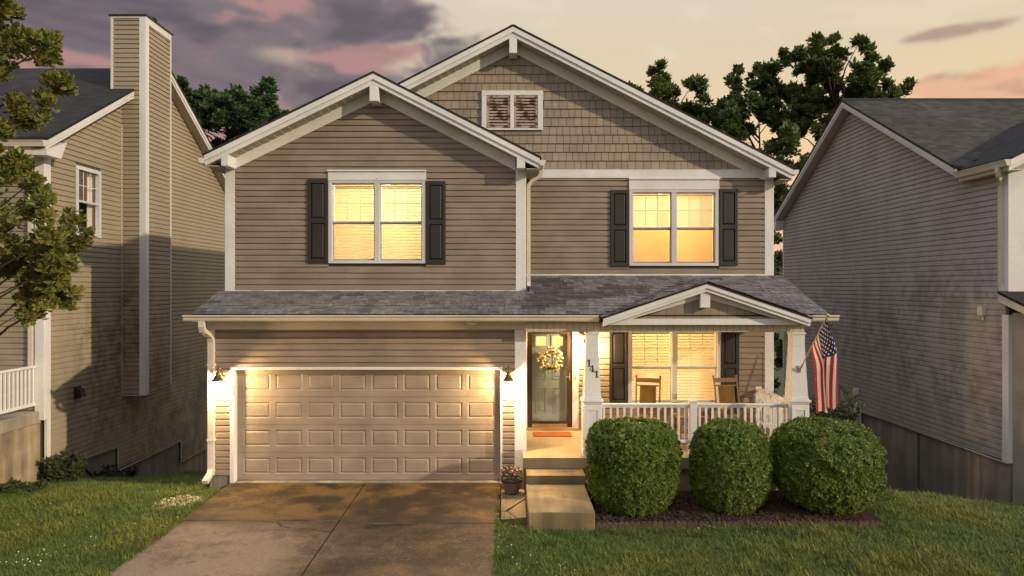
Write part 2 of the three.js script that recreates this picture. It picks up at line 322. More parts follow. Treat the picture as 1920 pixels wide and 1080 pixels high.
// ------------------------------------------------------------------ driveway: four concrete slabs with open joints
const driveY = (z) => -0.018 * z;
{
  const W = 1024, H = 1536;     // covers x -5.3..-0.1, z -0.1..7.7
  const c = document.createElement('canvas'); c.width = W; c.height = H; const g = c.getContext('2d');
  const im = g.createImageData(W, H);
  for (let j = 0; j < H; j++) for (let i = 0; i < W; i++) {
    const x = -5.3 + i / W * 5.2, z = -0.1 + j / H * 7.8;
    const n = fbm(x * 0.9 + 20, z * 1.3 + 20, 6, 101), m = fbm(x * 2.6 + 5, z * 3.2, 5, 111), f = hash(i, j, 121), sp = vnoise(x * 52, z * 52, 131), sp2 = fbm(x * 11, z * 14, 4, 133);
    // golden algae towards the garage, dark damp-stained concrete on one side, bleached slab on the other; pale worn flecks
    const w = 0.5 * n + 0.3 * m + 0.2 * fbm(x * 8, z * 9, 4, 115);
    const gr = 0.10 * (vnoise(x * 26, z * 26, 141) - 0.5) + 0.08 * (f - 0.5);
    const gold = sst(0.30, 0.66, w + gr + 0.16 * sst(2.3, 0.6, z) - 0.10 * sst(1.9, 2.1, z));
    const bleach = sst(0.36, 0.68, w + gr + 0.16 * sst(-2.4, -4.2, x) * sst(1.85, 2.2, z) - 0.05);
    const dark = sst(0.34, 0.66, gr + 0.6 * m + 0.4 * fbm(x * 1.5 + 60, z * 2.1 + 8, 5, 117) + 0.05 * sst(-3.0, -1.2, x));
    let col = mix3([0.42, 0.335, 0.245], [0.50, 0.38, 0.185], gold);
    col = mix3(col, [0.165, 0.128, 0.092], dark * 0.85);
    col = mix3(col, [0.62, 0.545, 0.475], bleach * 0.9 * (0.35 + 0.65 * sst(-1.9, -3.4, x + (m - 0.5))) * sst(1.5, 2.5, z + 0.5 * (m - 0.5)));
    const fleck = sst(0.60, 0.74, sp * 0.5 + sp2 * 0.35 + 0.22 * fbm(x * 0.9 + 3, z * 0.9 + 3, 3, 119));
    col = mix3(col, [0.66, 0.56, 0.44], fleck * 0.34 * sst(1.7, 2.6, z));
    const k = 0.92 + 0.20 * (f - 0.5) + 0.15 * (vnoise(x * 70, z * 70, 9) - 0.5);
    const o = (j * W + i) * 4; im.data[o] = clamp(col[0] * k) * 255; im.data[o + 1] = clamp(col[1] * k) * 255; im.data[o + 2] = clamp(col[2] * k) * 255; im.data[o + 3] = 255;
  }
  g.putImageData(im, 0, 0);
  const X = (x) => (x + 5.3) / 5.2 * W, Z = (z) => (z + 0.1) / 7.8 * H;
  const r = rng(77);
  const crack = (pts, w, style) => { g.strokeStyle = style; for (let k = 0; k < pts.length - 1; k++) { const [a, b] = [pts[k], pts[k + 1]]; let px = X(a[0]), pz = Z(a[1]); const N = 14; for (let q = 1; q <= N; q++) { const nx = X(lerp(a[0], b[0], q / N)) + (r() - 0.5) * 6, nz = Z(lerp(a[1], b[1], q / N)) + (r() - 0.5) * 5; g.lineWidth = w * (0.5 + r()); g.beginPath(); g.moveTo(px, pz); g.lineTo(nx, nz); g.stroke(); px = nx; pz = nz; } } };
  crack([[-4.05, 1.94], [-3.6, 2.02], [-3.45, 2.22], [-3.05, 2.30], [-2.66, 2.42]], 5.5, 'rgba(28,20,12,0.85)');
  crack([[-2.6, 2.3], [-1.9, 2.2], [-1.0, 2.1], [-0.3, 2.12]], 2.4, 'rgba(40,30,18,0.55)');
  // oil drips
  for (let k = 0; k < 260; k++) { const t = r(), x = -2.16 + t * 0.75, z = 2.22 - t * 0.16 + (r() - 0.5) * 0.08 * (1 + (t < 0.25 ? 1.2 : 0)); g.fillStyle = `rgba(22,17,14,${0.08 + r() * 0.22})`; g.beginPath(); g.ellipse(X(x), Z(z), 2 + r() * 9 * (t < 0.3 ? 1.2 : 0.7), 1.5 + r() * 5, r(), 0, 7); g.fill(); }
  const t = new THREE.CanvasTexture(c); t.colorSpace = THREE.SRGBColorSpace; t.flipY = false; t.repeat.set(1 / 5.2, 1 / 7.8); t.offset.set(5.3 / 5.2, 0.1 / 7.8); t.wrapS = t.wrapT = THREE.ClampToEdgeWrapping;
  const m = mat([0.88, 0.88, 0.88], { map: t, bumpMap: concBump, bumpScale: 0.004, roughness: 0.72 });
  const d = thing('driveway', 'stained brown concrete driveway in front of the garage', 'driveway'); d.userData.kind = 'structure';
  const slab = (x0, x1, z0, z1) => {
    const b = 0.012, gg = [];
    const pts = [[z0, driveY(z0) - 0.14], [z0, driveY(z0) - b], [z0 + b, driveY(z0)], [z1 - b, driveY(z1)], [z1, driveY(z1) - b], [z1, driveY(z1) - 0.14]];
    part('slab', prism(pts, x0, x1, alongX), m, d);
  };
  slab(-5.13, -2.662, 0.03, 1.925); slab(-2.645, -0.175, 0.03, 2.05); slab(-5.13, -2.662, 1.94, 7.6); slab(-2.645, -0.175, 2.062, 7.6);
  part('joint_filler', box(-5.12, -0.18, -0.16, -0.015, 0.04, 1.2), mat([0.03, 0.025, 0.02], { roughness: 1 }), d).position.y = -0.02;
}

// ------------------------------------------------------------------ lap siding: every course is a board with its own lip and hollow
function boardGeo(xl, xr, y, e, map) {
  const pr = [[0, -0.004], [0, 0.0265], [0.68 * e, 0.0257], [0.82 * e, 0.004], [e + 0.001, 0.0015], [e + 0.001, -0.004]];
  const pos = [], uv = [];
  const P = (s, k) => { const [dy, w] = pr[k]; const u = s ? xr(y + dy) : xl(y + dy); return { p: map(u, y + dy, w), t: [u, y + dy + (k === 0 ? 0.02 : 0)] }; };
  const put = (v) => { pos.push(...v.p); uv.push(...v.t); };
  for (let k = 0; k < pr.length - 1; k++) { const a = P(0, k), b = P(1, k), c = P(1, k + 1), d = P(0, k + 1); put(a); put(b); put(c); put(a); put(c); put(d); }
  for (const s of [0, 1]) for (let k = 1; k < pr.length - 1; k++) { put(P(s, 0)); put(P(s, s ? k : k + 1)); put(P(s, s ? k + 1 : k)); }
  const g = new THREE.BufferGeometry();
  g.setAttribute('position', new THREE.Float32BufferAttribute(pos, 3)); g.setAttribute('uv', new THREE.Float32BufferAttribute(uv, 2));
  g.computeVertexNormals();
  return g;
}
// courses between y0 and y1, cut round rectangular openings; L and R give the wall's ends at a height
function siding(parent, { y0, y1, L, R, e = 0.1155, openings = [], mats, map, seed = 1 }) {
  const r = rng(seed);
  for (let y = y0; y < y1 - 0.02; y += e) {
    const h = Math.min(e, y1 - y);
    let spans = [[0, 0]];
    const lo = Math.max(L(y), L(y + h)), hi = Math.min(R(y), R(y + h));
    if (Math.min(R(y), R(y)) - L(y) < 0.05) continue;
    let cuts = openings.filter((o) => o[2] < y + h * 0.6 && o[3] > y + h * 0.4).sort((a, b) => a[0] - b[0]);
    let from = null; const list = [];
    for (const c of cuts) { list.push([from, c[0]]); from = c[1]; }
    list.push([from, null]);
    for (const [a, b] of list) {
      const fl = a === null ? L : () => a, fr = b === null ? R : () => b;
      const wl = (v) => fl(v), wr = (v) => Math.max(fr(v), fl(v));
      if (fr(y) - fl(y) < 0.03) continue;
      const mm = mats[Math.floor(r() * mats.length)], len = fr(y) - fl(y), at = fl(y) + len * (0.25 + 0.5 * r());
      const dy = (r() - 0.5) * 0.002;
      if (len > 2.6 && r() < 0.7) {       // long courses are pieced: one length laps a hair over the next
        part('siding_board', boardGeo(wl, () => at + 0.02, y + dy, h, map), mm, parent);
        part('siding_board', boardGeo(() => at, wr, y - dy, h, (u, v, q) => map(u, v, q > 0 ? q + 0.0010 : q)), mats[Math.floor(r() * mats.length)], parent);
      } else part('siding_board', boardGeo(wl, wr, y + dy, h, map), mm, parent);
    }
  }
}
// ------------------------------------------------------------------ asphalt shingles laid one by one
const shingleGeo = [0, 1, 2, 3, 4, 5].map((k) => { const g = new THREE.BoxGeometry(1, 0.012, 1); g.translate(0.5, 0.006, -0.5); const m = metric(g); const uv = m.attributes.uv; for (let i = 0; i < uv.count; i++) uv.setXY(i, uv.getX(i) * 0.22 + k * 0.17, uv.getY(i) * 0.16 + k * 0.31); return m; });
// a field of shingles on a plane: o = origin at the eave corner, ex = unit along the eave, up = unit up the slope; keep(u, v) says where
function shingleField(o, ex, up, width, length, exposure, keep, seed, weight) {
  const r = rng(seed), out = [], n = new THREE.Vector3().crossVectors(ex, up).normalize();
  if (n.y < 0) n.negate();
  for (let row = 0; row * exposure < length; row++) {
    let u = -r() * 0.25;
    while (u < width) {
      const w = 0.13 + r() * 0.19, v = row * exposure, L = Math.min(exposure * 1.12, length - v + 0.01);
      const a = Math.max(u, 0), b = Math.min(u + w - 0.006, width);
      if (b - a > 0.03 && keep((a + b) / 2, v + L / 2)) {
        const up2 = up.clone().addScaledVector(n, -0.055 - 0.0).normalize(), raised = r() < 0.45 ? 0.007 : 0;
        const p = o.clone().addScaledVector(ex, a).addScaledVector(up, v - (r() < 0.3 ? 0.012 : 0)).addScaledVector(n, 0.009 + raised);
        out.push({ p, ex, up: up2, w: b - a, L, size: (b - a) * weight(a, v), row, u: (a + b) / 2, v, r: r() });
      }
      u += w;
    }
  }
  return out;
}
function placeShingle(s) {
  const z = s.up.clone().negate(), y = new THREE.Vector3().crossVectors(z, s.ex).normalize();
  return new THREE.Matrix4().makeBasis(s.ex, y, z).setPosition(s.p).multiply(new THREE.Matrix4().makeScale(s.w, 1, s.L));
}

// ------------------------------------------------------------------ windows
// twin double-hung window on a wall that faces +z; the wall face is at z; 'muntin' grid in the upper sashes
function twinWindow(parent, { x0, x1, y0, y1, z, rail, header, screens = true }) {
  const w = group('window', parent), d0 = z - 0.10, t = 0.075, mid = (x0 + x1) / 2;
  part('frame', [
    box(x0, x0 + t, y0, y1, d0, z + 0.045, 0.006), box(x1 - t, x1, y0, y1, d0, z + 0.045, 0.006), box(x0 + t, x1 - t, y1 - 0.055, y1, d0, z + 0.043, 0.006),
    box(x0 + t, x1 - t, y0, y0 + 0.06, d0, z + 0.043, 0.006), box(mid - 0.052, mid + 0.052, y0 + 0.06, y1 - 0.055, d0, z + 0.040, 0.006), box(x0 + 0.015, x1 - 0.015, y0 + 0.002, y0 + 0.022, z + 0.045, z + 0.06, 0.004),
  ], M.vinylWhite, w);
  for (const [a, b] of [[x0 + t, mid - 0.052], [mid + 0.052, x1 - t]]) {
    const zu = z - 0.005, zl = z - 0.035, s = 0.024;
    const upper = part('sash', [box(a, a + s, rail, y1 - 0.055, zu - 0.03, zu, 0.003), box(b - s, b, rail, y1 - 0.055, zu - 0.03, zu, 0.003), box(a + s, b - s, y1 - 0.055 - s, y1 - 0.055, zu - 0.03, zu, 0.003), box(a + s, b - s, rail, rail + 0.032, zu - 0.03, zu + 0.004, 0.003)], M.vinylWhite, w);
    const lower = part('sash', [box(a, a + s, y0 + 0.06, rail + 0.005, zl - 0.03, zl, 0.003), box(b - s, b, y0 + 0.06, rail + 0.005, zl - 0.03, zl, 0.003), box(a + s, b - s, y0 + 0.06, y0 + 0.06 + s * 1.4, zl - 0.03, zl, 0.003), box(a + s, b - s, rail - 0.03, rail + 0.005, zl - 0.031, zl, 0.003)], M.vinylWhite, w);
    part('pane', box(a + s, b - s, rail + 0.032, y1 - 0.055 - s, zu - 0.020, zu - 0.016), M.glass, w);
    part('pane', box(a + s, b - s, y0 + 0.06 + s * 1.4, rail - 0.03, zl - 0.020, zl - 0.016), M.glass, w);
    const W = b - a - 2 * s, hy = (rail + 0.032 + y1 - 0.055 - s) / 2;
    for (const k of [1, 2]) part('muntin', box(a + s + W * k / 3 - 0.009, a + s + W * k / 3 + 0.009, rail + 0.032, y1 - 0.055 - s, zu - 0.030, zu - 0.0205), M.slat, w);
    part('muntin', box(a + s, b - s, hy - 0.009, hy + 0.009, zu - 0.0315, zu - 0.0215), M.slat, w);
    if (screens) part('insect_screen', box(a + s * 0.5, b - s * 0.5, y0 + 0.065, rail - 0.002, zl + 0.010, zl + 0.012), M.screen, w);
  }
  if (header) {
    const hd = part('header', [box(x0 - 0.004, x1 + 0.004, y1 + 0.002, y1 + header, z - 0.02, z + 0.05, 0.005), box(x0 - 0.012, x1 + 0.012, y1 + header - 0.03, y1 + header + 0.004, z + 0.052, z + 0.075, 0.004)], M.white, w);
    part('screw', rod([mid, y1 + 0.03, z + 0.049], [mid, y1 + 0.03, z + 0.055], 0.008), M.bronze, hd);
  }
  return w;
}
function shutter(parent, x0, x1, y0, y1, z) {      // raised-panel shutter
  const s = group('shutter', parent), st = 0.062, mid = (y0 + y1) / 2 + 0.01;
  part('stile', box(x0, x0 + st, y0, y1, z, z + 0.042, 0.005), M.shutter, s);
  part('stile', box(x1 - st, x1, y0, y1, z, z + 0.042, 0.005), M.shutter, s);
  for (const [a, b] of [[y0, y0 + 0.085], [mid - 0.045, mid + 0.045], [y1 - 0.075, y1]]) part('rail', box(x0 + st, x1 - st, a, b, z, z + 0.040, 0.004), M.shutter, s);
  for (const [a, b] of [[y0 + 0.085, mid - 0.045], [mid + 0.045, y1 - 0.075]]) {
    const bev = 0.035, X0 = x0 + st, X1 = x1 - st, z0 = z + 0.012, z1 = z + 0.034, pos = [];
    const o = [[X0, a], [X1, a], [X1, b], [X0, b]], i = [[X0 + bev, a + bev], [X1 - bev, a + bev], [X1 - bev, b - bev], [X0 + bev, b - bev]];
    for (let k = 0; k < 4; k++) { const q = (k + 1) % 4; for (const [p, zz] of [[o[k], z0], [o[q], z0], [i[q], z1], [o[k], z0], [i[q], z1], [i[k], z1]]) pos.push(p[0], p[1], zz); }
    for (const k of [0, 1, 2, 0, 2, 3]) pos.push(i[k][0], i[k][1], z1);
    const g = new THREE.BufferGeometry(); g.setAttribute('position', new THREE.Float32BufferAttribute(pos, 3));
    part('panel', metric(g), M.shutter, s);
  }
  return s;
}
// a closed room with a lamp behind a window; open only towards the window
function litRoom(parent, x0, x1, y0, y1, z, depth, open) {
  const t = 0.08, zb = z - depth;
  const g = [box(x0 - t, x0, y0, y1, zb, z), box(x1, x1 + t, y0, y1, zb, z), box(x0 - t, x1 + t, y1, y1 + t, zb, z), box(x0 - t, x1 + t, y0, y1, zb - t, zb)];
  const [ox0, ox1, oy0, oy1] = open;   // the wall round the window, on the room's side
  g.push(prism([[x0 - t, y0], [x1 + t, y0], [x1 + t, y1 + t], [x0 - t, y1 + t]], z, z + 0.05, alongZ, [[[ox0, oy0], [ox1, oy0], [ox1, oy1], [ox0, oy1]]]));
  const r = part('room', g, M.room, parent);
  part('room_floor', box(x0 - t, x1 + t, y0 - t, y0, zb - t, z), M.roomFloor, r);
  return r;
}
const WARM = new THREE.Color().setRGB(1.0, 0.70, 0.33);
M.bulb = new THREE.MeshStandardMaterial({ color: 0x000000, emissive: new THREE.Color().setRGB(1.0, 0.80, 0.48), emissiveIntensity: 6 });
function ceilingLamp(x, y, z, cd, label) {
  const t = thing('ceiling_lamp', label, 'lamp', [x, y, z], 0, 'lamps in the lit rooms');
  part('canopy', lathe([[0, 0], [0.07, 0], [0.07, -0.02], [0.012, -0.03], [0.012, -0.12], [0, -0.12]]), M.bronze, t);
  const b = new THREE.SphereGeometry(0.06, 16, 12); b.translate(0, -0.18, 0);
  part('bulb', clean(b), M.bulb, t);
  const l = new THREE.PointLight(WARM, cd, 0, 2); l.position.set(0, -0.18, 0); l.castShadow = true; l.name = 'lamp_light'; t.add(l);
}
function blind(x0, x1, y0, y1, z, pitch, depth, tilt, label, single = true) {
  const t = thing('window_blind', label, 'blind', [(x0 + x1) / 2, y1, z], 0, 'slatted blinds in the lit windows');
  const w = x1 - x0;
  part('head_rail', box(-w / 2, w / 2, -0.035, 0, -0.025, 0.025, 0.004), M.slat, t);
  const gs = new THREE.BoxGeometry(w - 0.01, 0.003, depth); gs.rotateX(tilt); const sg = metric(gs), all = [];
  for (let y = -0.055; y > y0 - y1 + 0.03; y -= pitch) {
    if (single) part('slat', sg, M.slat, t).position.y = y; else { const q = sg.clone(); q.translate(0, y, 0); all.push(q); }
  }
  if (!single) { const o = part('slats', all, M.slat, t); o.userData.kind = 'stuff'; }
  part('bottom_rail', box(-w / 2 + 0.005, w / 2 - 0.005, y0 - y1, y0 - y1 + 0.018, -0.02, 0.02, 0.004), M.slat, t);
  for (const k of [-0.33, 0.33]) part('ladder_cord', rod([w * k, -0.03, 0.02], [w * k, y0 - y1 + 0.01, 0.02], 0.0018, 0.0018, 5), M.slat, t);
}

// ------------------------------------------------------------------ the middle house
const house = thing('suburban_house', 'taupe two-storey house with garage, lit windows and columned porch between its neighbours', 'house');
const onFront = (z) => (u, y, w) => [u, y, z + w];
const ZG = 0, ZW = -0.81, ZR = -1.71, BACK = -10.5;
const skirtY = (z) => 3.115 + 0.34 * (0.40 - z);
{
  // foundation
  part('foundation', [box(-5.53, 0.27, -3.4, -0.13, BACK, -0.012), box(-5.53, -5.16, -0.13, 0.14, -0.4, -0.010), box(-0.13, 0.27, -0.13, 0.14, -0.4, -0.010), box(-5.53, -5.3, -0.13, 0.14, BACK, -0.4), box(0.28, 5.47, -3.4, 0.60, BACK, -1.75)], M.concrete, house);
  // walls behind the siding
  const front = prism([[-5.55, 0.14], [-5.15, 0.14], [-5.15, 2.09], [-0.14, 2.09], [-0.14, 0.14], [0.295, 0.14], [0.295, 3.03], [-5.55, 3.03]], -0.16, 0);
  const gA = [-2.62, 7.45];
  const wing = prism([[-5.56, 3.1], [0.305, 3.1], [0.305, 6.06], [-2.62, 7.52], [-5.56, 6.08]], ZW - 0.15, ZW, alongZ, [[[-3.49, 4.12], [-1.71, 4.12], [-1.71, 5.63], [-3.49, 5.63]]]);
  const main = prism([[0.3, 0.6], [5.5, 0.6], [5.5, 6.1], [0.065, 8.72], [-5.2, 6.12], [0.3, 6.12]], ZR - 0.15, ZR, alongZ,
    [[[2.55, 4.10], [4.30, 4.10], [4.30, 5.57], [2.55, 5.57]], [[2.50, 1.19], [4.37, 1.19], [4.37, 2.68], [2.50, 2.68]], [[0.37, 0.66], [1.29, 0.66], [1.29, 2.68], [0.37, 2.68]]]);
  for (const g of [front, wing, main]) part('wall', g, M.sheathing, house);
  for (const g of [box(-5.55, -5.43, 0.14, 3.05, BACK, -0.17), box(0.175, 0.295, 0.14, 3.05, -1.70, -0.17), box(-5.55, -5.43, 3.06, 6.0, BACK, ZW - 0.16), box(0.185, 0.305, 3.1, 6.0, ZR - 0.01, ZW - 0.16),
    box(5.38, 5.5, 0.6, 6.05, BACK, ZR - 0.16), box(-5.55, 5.5, -0.2, 6.05, BACK - 0.12, BACK)]) part('wall', g, M.taupe[0], house);
  // -- siding, course by course
  const g1 = group('garage_wall', house);
  siding(g1, { y0: 0.14, y1: 2.82, L: () => -5.42, R: () => 0.088, openings: [[-5.146, -0.135, 0, 2.13]], mats: M.taupe, map: onFront(ZG), seed: 3, e: 0.1155 });
  const gableL = (y) => Math.max(-5.383, -2.62 - (7.243 - y) / 0.455), gableR = (y) => Math.min(0.115, -2.62 + (7.243 - y) / 0.479);
  const g2 = group('wing_wall', house);
  siding(g2, { y0: 3.535, y1: 7.22, L: gableL, R: gableR, openings: [[-3.555, -1.641, 4.058, 5.885]], mats: M.taupe, map: onFront(ZW), seed: 5 });
  const g3 = group('upper_wall', house);
  siding(g3, { y0: 3.865, y1: 5.872, L: () => 0.31, R: () => 5.322, openings: [[2.486, 4.367, 4.037, 5.9]], mats: M.taupe, map: onFront(ZR), seed: 7 });
  const g4 = group('porch_wall', house);
  siding(g4, { y0: 0.61, y1: 2.9, L: () => 1.432, R: () => 5.322, openings: [[2.46, 4.41, 1.13, 2.74]], mats: M.taupe, map: onFront(ZR), seed: 9 });
  // -- corner boards, frieze boards, base trims
  const W = (n, ...b) => part(n, box(...b, 0.006), M.white, house);
  W('corner_board', -5.565, -5.42, 0.14, 2.815, -0.1, 0.031);
  W('corner_board', 0.088, 0.304, 0.10, 2.815, -0.1, 0.031);
  W('corner_board', -5.575, -5.385, 3.50, 6.02, ZW - 0.1, ZW + 0.031);
  W('corner_board', 0.115, 0.318, 3.50, 5.95, ZW - 0.1, ZW + 0.031);
  W('corner_board', 5.322, 5.512, 3.83, 5.88, ZR - 0.1, ZR + 0.031);
  W('corner_board', 5.322, 5.512, 0.60, 2.90, ZR - 0.1, ZR + 0.031);
  W('base_trim', -5.384, 0.114, 3.50, 3.535, ZW - 0.02, ZW + 0.0305);
  W('base_trim', 0.32, 5.32, 3.83, 3.866, ZR - 0.02, ZR + 0.0305);
  W('frieze_board', 0.306, 5.50, 5.872, 6.052, ZR - 0.02, ZR + 0.034);
  part('frieze_board', box(-5.56, 0.30, 2.817, 2.965, -0.02, 0.030, 0.005), M.gutter, house);
  // -- gables: roof slabs, two-step rake fascia, soffit, frieze and blocks
  function gable({ cx, ya, lx, ly, rx, ry, zf, zw, zb, fr, rows, back }) {
    const TH = 0.035;
    for (const [tx, ty, s] of [[lx, ly, -1], [rx, ry, 1]]) {
      const sl = (ya - ty) / Math.abs(tx - cx), at = (x, dy = 0) => [x, ya - sl * Math.abs(x - cx) + dy];
      part('roof', prism([at(cx, 0.045), at(tx + s * 0.03, 0.045), at(tx + s * 0.03, 0.008), at(cx, 0.008)], zb, zf + 0.055), M.roofBase, house);
      const f = part('rake_fascia', prism([at(cx), at(tx), at(tx, -0.105), at(cx, -0.105)], zf + 0.002, zf + 0.045), M.white, house);
      part('rake_fascia', prism([at(cx, -0.092), at(tx, -0.092), at(tx - s * 0.015, -0.195), at(cx, -0.195)], zf - 0.03, zf + 0.018), M.white, house);
      part('soffit', prism([at(cx, -0.175), at(tx - s * 0.03, -0.175), at(tx - s * 0.03, -0.188), at(cx, -0.188)], zb, zf - 0.032), M.soffit, house);
      // soffit panel joints: raised ribs
      const ribs = [];
      for (let d = 0.15; d < Math.abs(tx - cx) - 0.1; d += 0.15) { const x = cx + s * d; ribs.push(prism([at(x - 0.008, -0.187), at(x + 0.008, -0.187), at(x + 0.008, -0.196), at(x - 0.008, -0.196)], zw + 0.03, zf - 0.04)); }
      part('soffit_ribs', ribs, M.soffit, house);
      if (fr) part('frieze_board', prism([at(cx, -0.189), at(s < 0 ? Math.max(tx + 0.22, fr[0]) : Math.min(tx - 0.22, fr[1]), -0.189), at(s < 0 ? Math.max(tx + 0.22, fr[0]) : Math.min(tx - 0.22, fr[1]), -0.40), at(cx, -0.40)], zw - 0.01, zw + 0.036), M.white, house);
      // cornice return under the tail
      part('eave_soffit', box(Math.min(tx, tx - s * 0.26), Math.max(tx, tx - s * 0.26), ty - 0.20, ty - 0.185, zb, zf - 0.005), M.soffit, house);
    }
  }
  gable({ cx: -2.6, ya: 7.656, lx: -5.811, ly: 6.10, rx: 0.568, ry: 6.045, zf: -0.44, zw: ZW, zb: -3.2, fr: [-5.38, 0.11] });
  gable({ cx: 0.065, ya: 8.891, lx: -5.63, ly: 5.985, rx: 5.758, ry: 5.985, zf: -1.34, zw: ZR, zb: BACK - 0.3, fr: [-5.3, 5.30] });
  part('roof', prism([[-1.34, 8.94], [BACK - 0.3, 8.94], [BACK - 0.3, 8.90], [-1.34, 8.90]], 0.0, 0.13, alongX), M.roofBase, house);
  // rear gable wall closes the attic
  part('wall', prism([[-5.5, 6.0], [5.45, 6.0], [0.065, 8.7]], BACK - 0.12, BACK), M.taupe[0], house);
  const blk = (n, x0, x1, y0, y1, z0, z1) => part(n, box(x0, x1, y0, y1, z0, z1, 0.008), M.white, house);
  blk('gable_block', -2.675, -2.50, 7.14, 7.50, ZW + 0.02, -0.425);
  blk('gable_block', -5.50, -5.36, 5.905, 6.12, ZW + 0.02, -0.425);
  blk('gable_block', 0.13, 0.29, 5.86, 6.06, ZW + 0.02, -0.425);
  blk('gable_block', -0.015, 0.145, 8.36, 8.72, ZR + 0.02, -1.325);
  blk('gable_block', 5.27, 5.42, 5.83, 6.02, ZR + 0.03, -1.325);
}
// shakes on the main gable, cut one by one
{
  const g = group('gable_shakes', house), r = rng(31), C = 0.181, whole = [], cut = [];
  const top = (x) => 8.891 - 0.51 * Math.abs(x - 0.065) - 0.36;
  const wingTop = (x) => 7.70 - 0.488 * Math.abs(x + 2.6);
  for (let y = 6.055, row = 0; y < 8.5; y += C, row++) {
    let x = -3.2 + r() * 0.1;
    while (x < 5.3) {
      const w = 0.118 + r() * 0.062, x0 = x, x1 = x + w - 0.008; x += w;
      const ym = y + C, hid = wingTop((x0 + x1) / 2) - 0.05 * 1 > ym + 0.25;
      if (hid) continue;
      if (x0 > -0.62 && x1 < 0.72 && y > 6.84 && ym < 7.72) continue;      // behind the vent
      const full = Math.min(top(x0), top(x1)) > y + C * 0.9;
      if (Math.max(top(x0), top(x1)) < y + 0.03) continue;
      const t = (xx) => Math.min(y + C + 0.006, Math.max(top(xx), y + 0.002));
      const pos = [], F = 0.030 + r() * 0.004, T = 0.006;
      const a = [x0, y, F], b = [x1, y, F], c = [x1, t(x1), T], d = [x0, t(x0), T], a2 = [x0, y, -0.002], b2 = [x1, y, -0.002], c2 = [x1, t(x1), -0.002], d2 = [x0, t(x0), -0.002];
      for (const q of [a, b, c, a, c, d, a2, b2, b, a2, b, a, a2, a, d, a2, d, d2, b, b2, c2, b, c2, c]) pos.push(q[0], q[1], ZR + q[2]);
      const geo = new THREE.BufferGeometry(); geo.setAttribute('position', new THREE.Float32BufferAttribute(pos, 3));
      (full ? whole : cut).push(metric(geo));
    }
  }
  whole.slice(0, 300).forEach((q) => part('shake', q, M.shake[Math.floor(r() * 4)], g));
  const rest = whole.slice(300).concat(cut);
  const o = part('cut_shakes', rest, M.shake[0], g); o.userData.kind = 'stuff';
}
// attic vent: white double frame with two rusty louvres
{
  const rust = tex(256, 256, (u, v) => { const a = fbm(u * 5, v * 7, 5, 201, 5, 7), b = fbm(u * 24, v * 24, 3, 203, 24, 24), k = sst(0.47, 0.68, a + 0.18 * (b - 0.5)); const c = mix3([0.66, 0.61, 0.60], [0.42, 0.29, 0.19], k); return mix3(c, [0.25, 0.15, 0.09], sst(0.60, 0.78, a) * 0.6); }, true, [1 / 0.55, 1 / 0.55]);
  const rm = mat([1, 1, 1], { map: rust, roughness: 0.75 });
  const v = group('attic_vent', house), z = ZR + 0.02;
  part('vent_frame', [box(-0.589, 0.689, 7.59, 7.69, z - 0.02, z + 0.05, 0.006), box(-0.589, 0.689, 6.867, 6.905, z - 0.02, z + 0.05, 0.006), box(-0.589, -0.489, 6.905, 7.59, z - 0.02, z + 0.049, 0.006), box(0.578, 0.689, 6.905, 7.59, z - 0.02, z + 0.049, 0.006), box(0.005, 0.082, 6.905, 7.59, z - 0.02, z + 0.048, 0.006)], M.white, v);
  part('backing', box(-0.49, 0.58, 6.9, 7.6, z - 0.018, z - 0.008), M.black, v);
  for (const [a, b] of [[-0.487, 0.003], [0.084, 0.576]]) {
    const f = part('louvre', [box(a, a + 0.045, 6.91, 7.585, z - 0.006, z + 0.040, 0.004), box(b - 0.045, b, 6.91, 7.585, z - 0.006, z + 0.040, 0.004), box(a + 0.045, b - 0.045, 6.91, 6.955, z - 0.006, z + 0.040, 0.004), box(a + 0.045, b - 0.045, 7.54, 7.585, z - 0.006, z + 0.040, 0.004)], rm, v);
    for (let k = 0; k < 9; k++) { const y = 6.965 + k * 0.0635, q = 0.0; part('slat', prism([[z + 0.038, y], [z + 0.044, y + 0.012], [z + 0.030, y + 0.040], [z + 0.004, y + 0.062], [z + 0.000, y + 0.056], [z + 0.024, y + 0.034]], a + 0.045, b - 0.045, alongX), rm, f); }
  }
}
// windows, shutters, rooms behind them
twinWindow(house, { x0: -3.551, x1: -1.645, y0: 4.058, y1: 5.682, z: ZW, rail: 4.862, header: 0.20 });
shutter(house, -3.952, -3.557, 4.063, 5.703, ZW + 0.019); shutter(house, -1.639, -1.255, 4.047, 5.667, ZW + 0.019);
twinWindow(house, { x0: 2.49, x1: 4.363, y0: 4.037, y1: 5.626, z: ZR, rail: 4.824, header: 0.24 });
shutter(house, 2.098, 2.484, 4.026, 5.622, ZR + 0.019); shutter(house, 4.369, 4.75, 4.044, 5.644, ZR + 0.019);
twinWindow(house, { x0: 2.465, x1: 4.405, y0: 1.13, y1: 2.74, z: ZR, rail: 1.909, header: 0, screens: false });
shutter(house, 2.075, 2.46, 1.155, 2.72, ZR + 0.019); shutter(house, 4.41, 4.78, 1.155, 2.72, ZR + 0.019);
litRoom(house, -4.6, -0.6, 3.62, 6.0, ZW - 0.22, 2.4, [-3.49, -1.71, 4.12, 5.63]);
litRoom(house, 1.6, 5.2, 3.62, 5.95, ZR - 0.22, 2.4, [2.55, 4.30, 4.10, 5.57]);
litRoom(house, 1.75, 5.2, 0.70, 3.1, ZR - 0.22, 2.4, [2.50, 4.37, 1.19, 2.68]);
litRoom(house, 0.34, 1.34, 0.70, 3.1, ZR - 0.26, 1.6, [0.37, 1.29, 0.70, 2.68]);
ceilingLamp(-2.6, 5.98, ZW - 1.2, 14, 'ceiling lamp glowing behind the blinds above the garage');
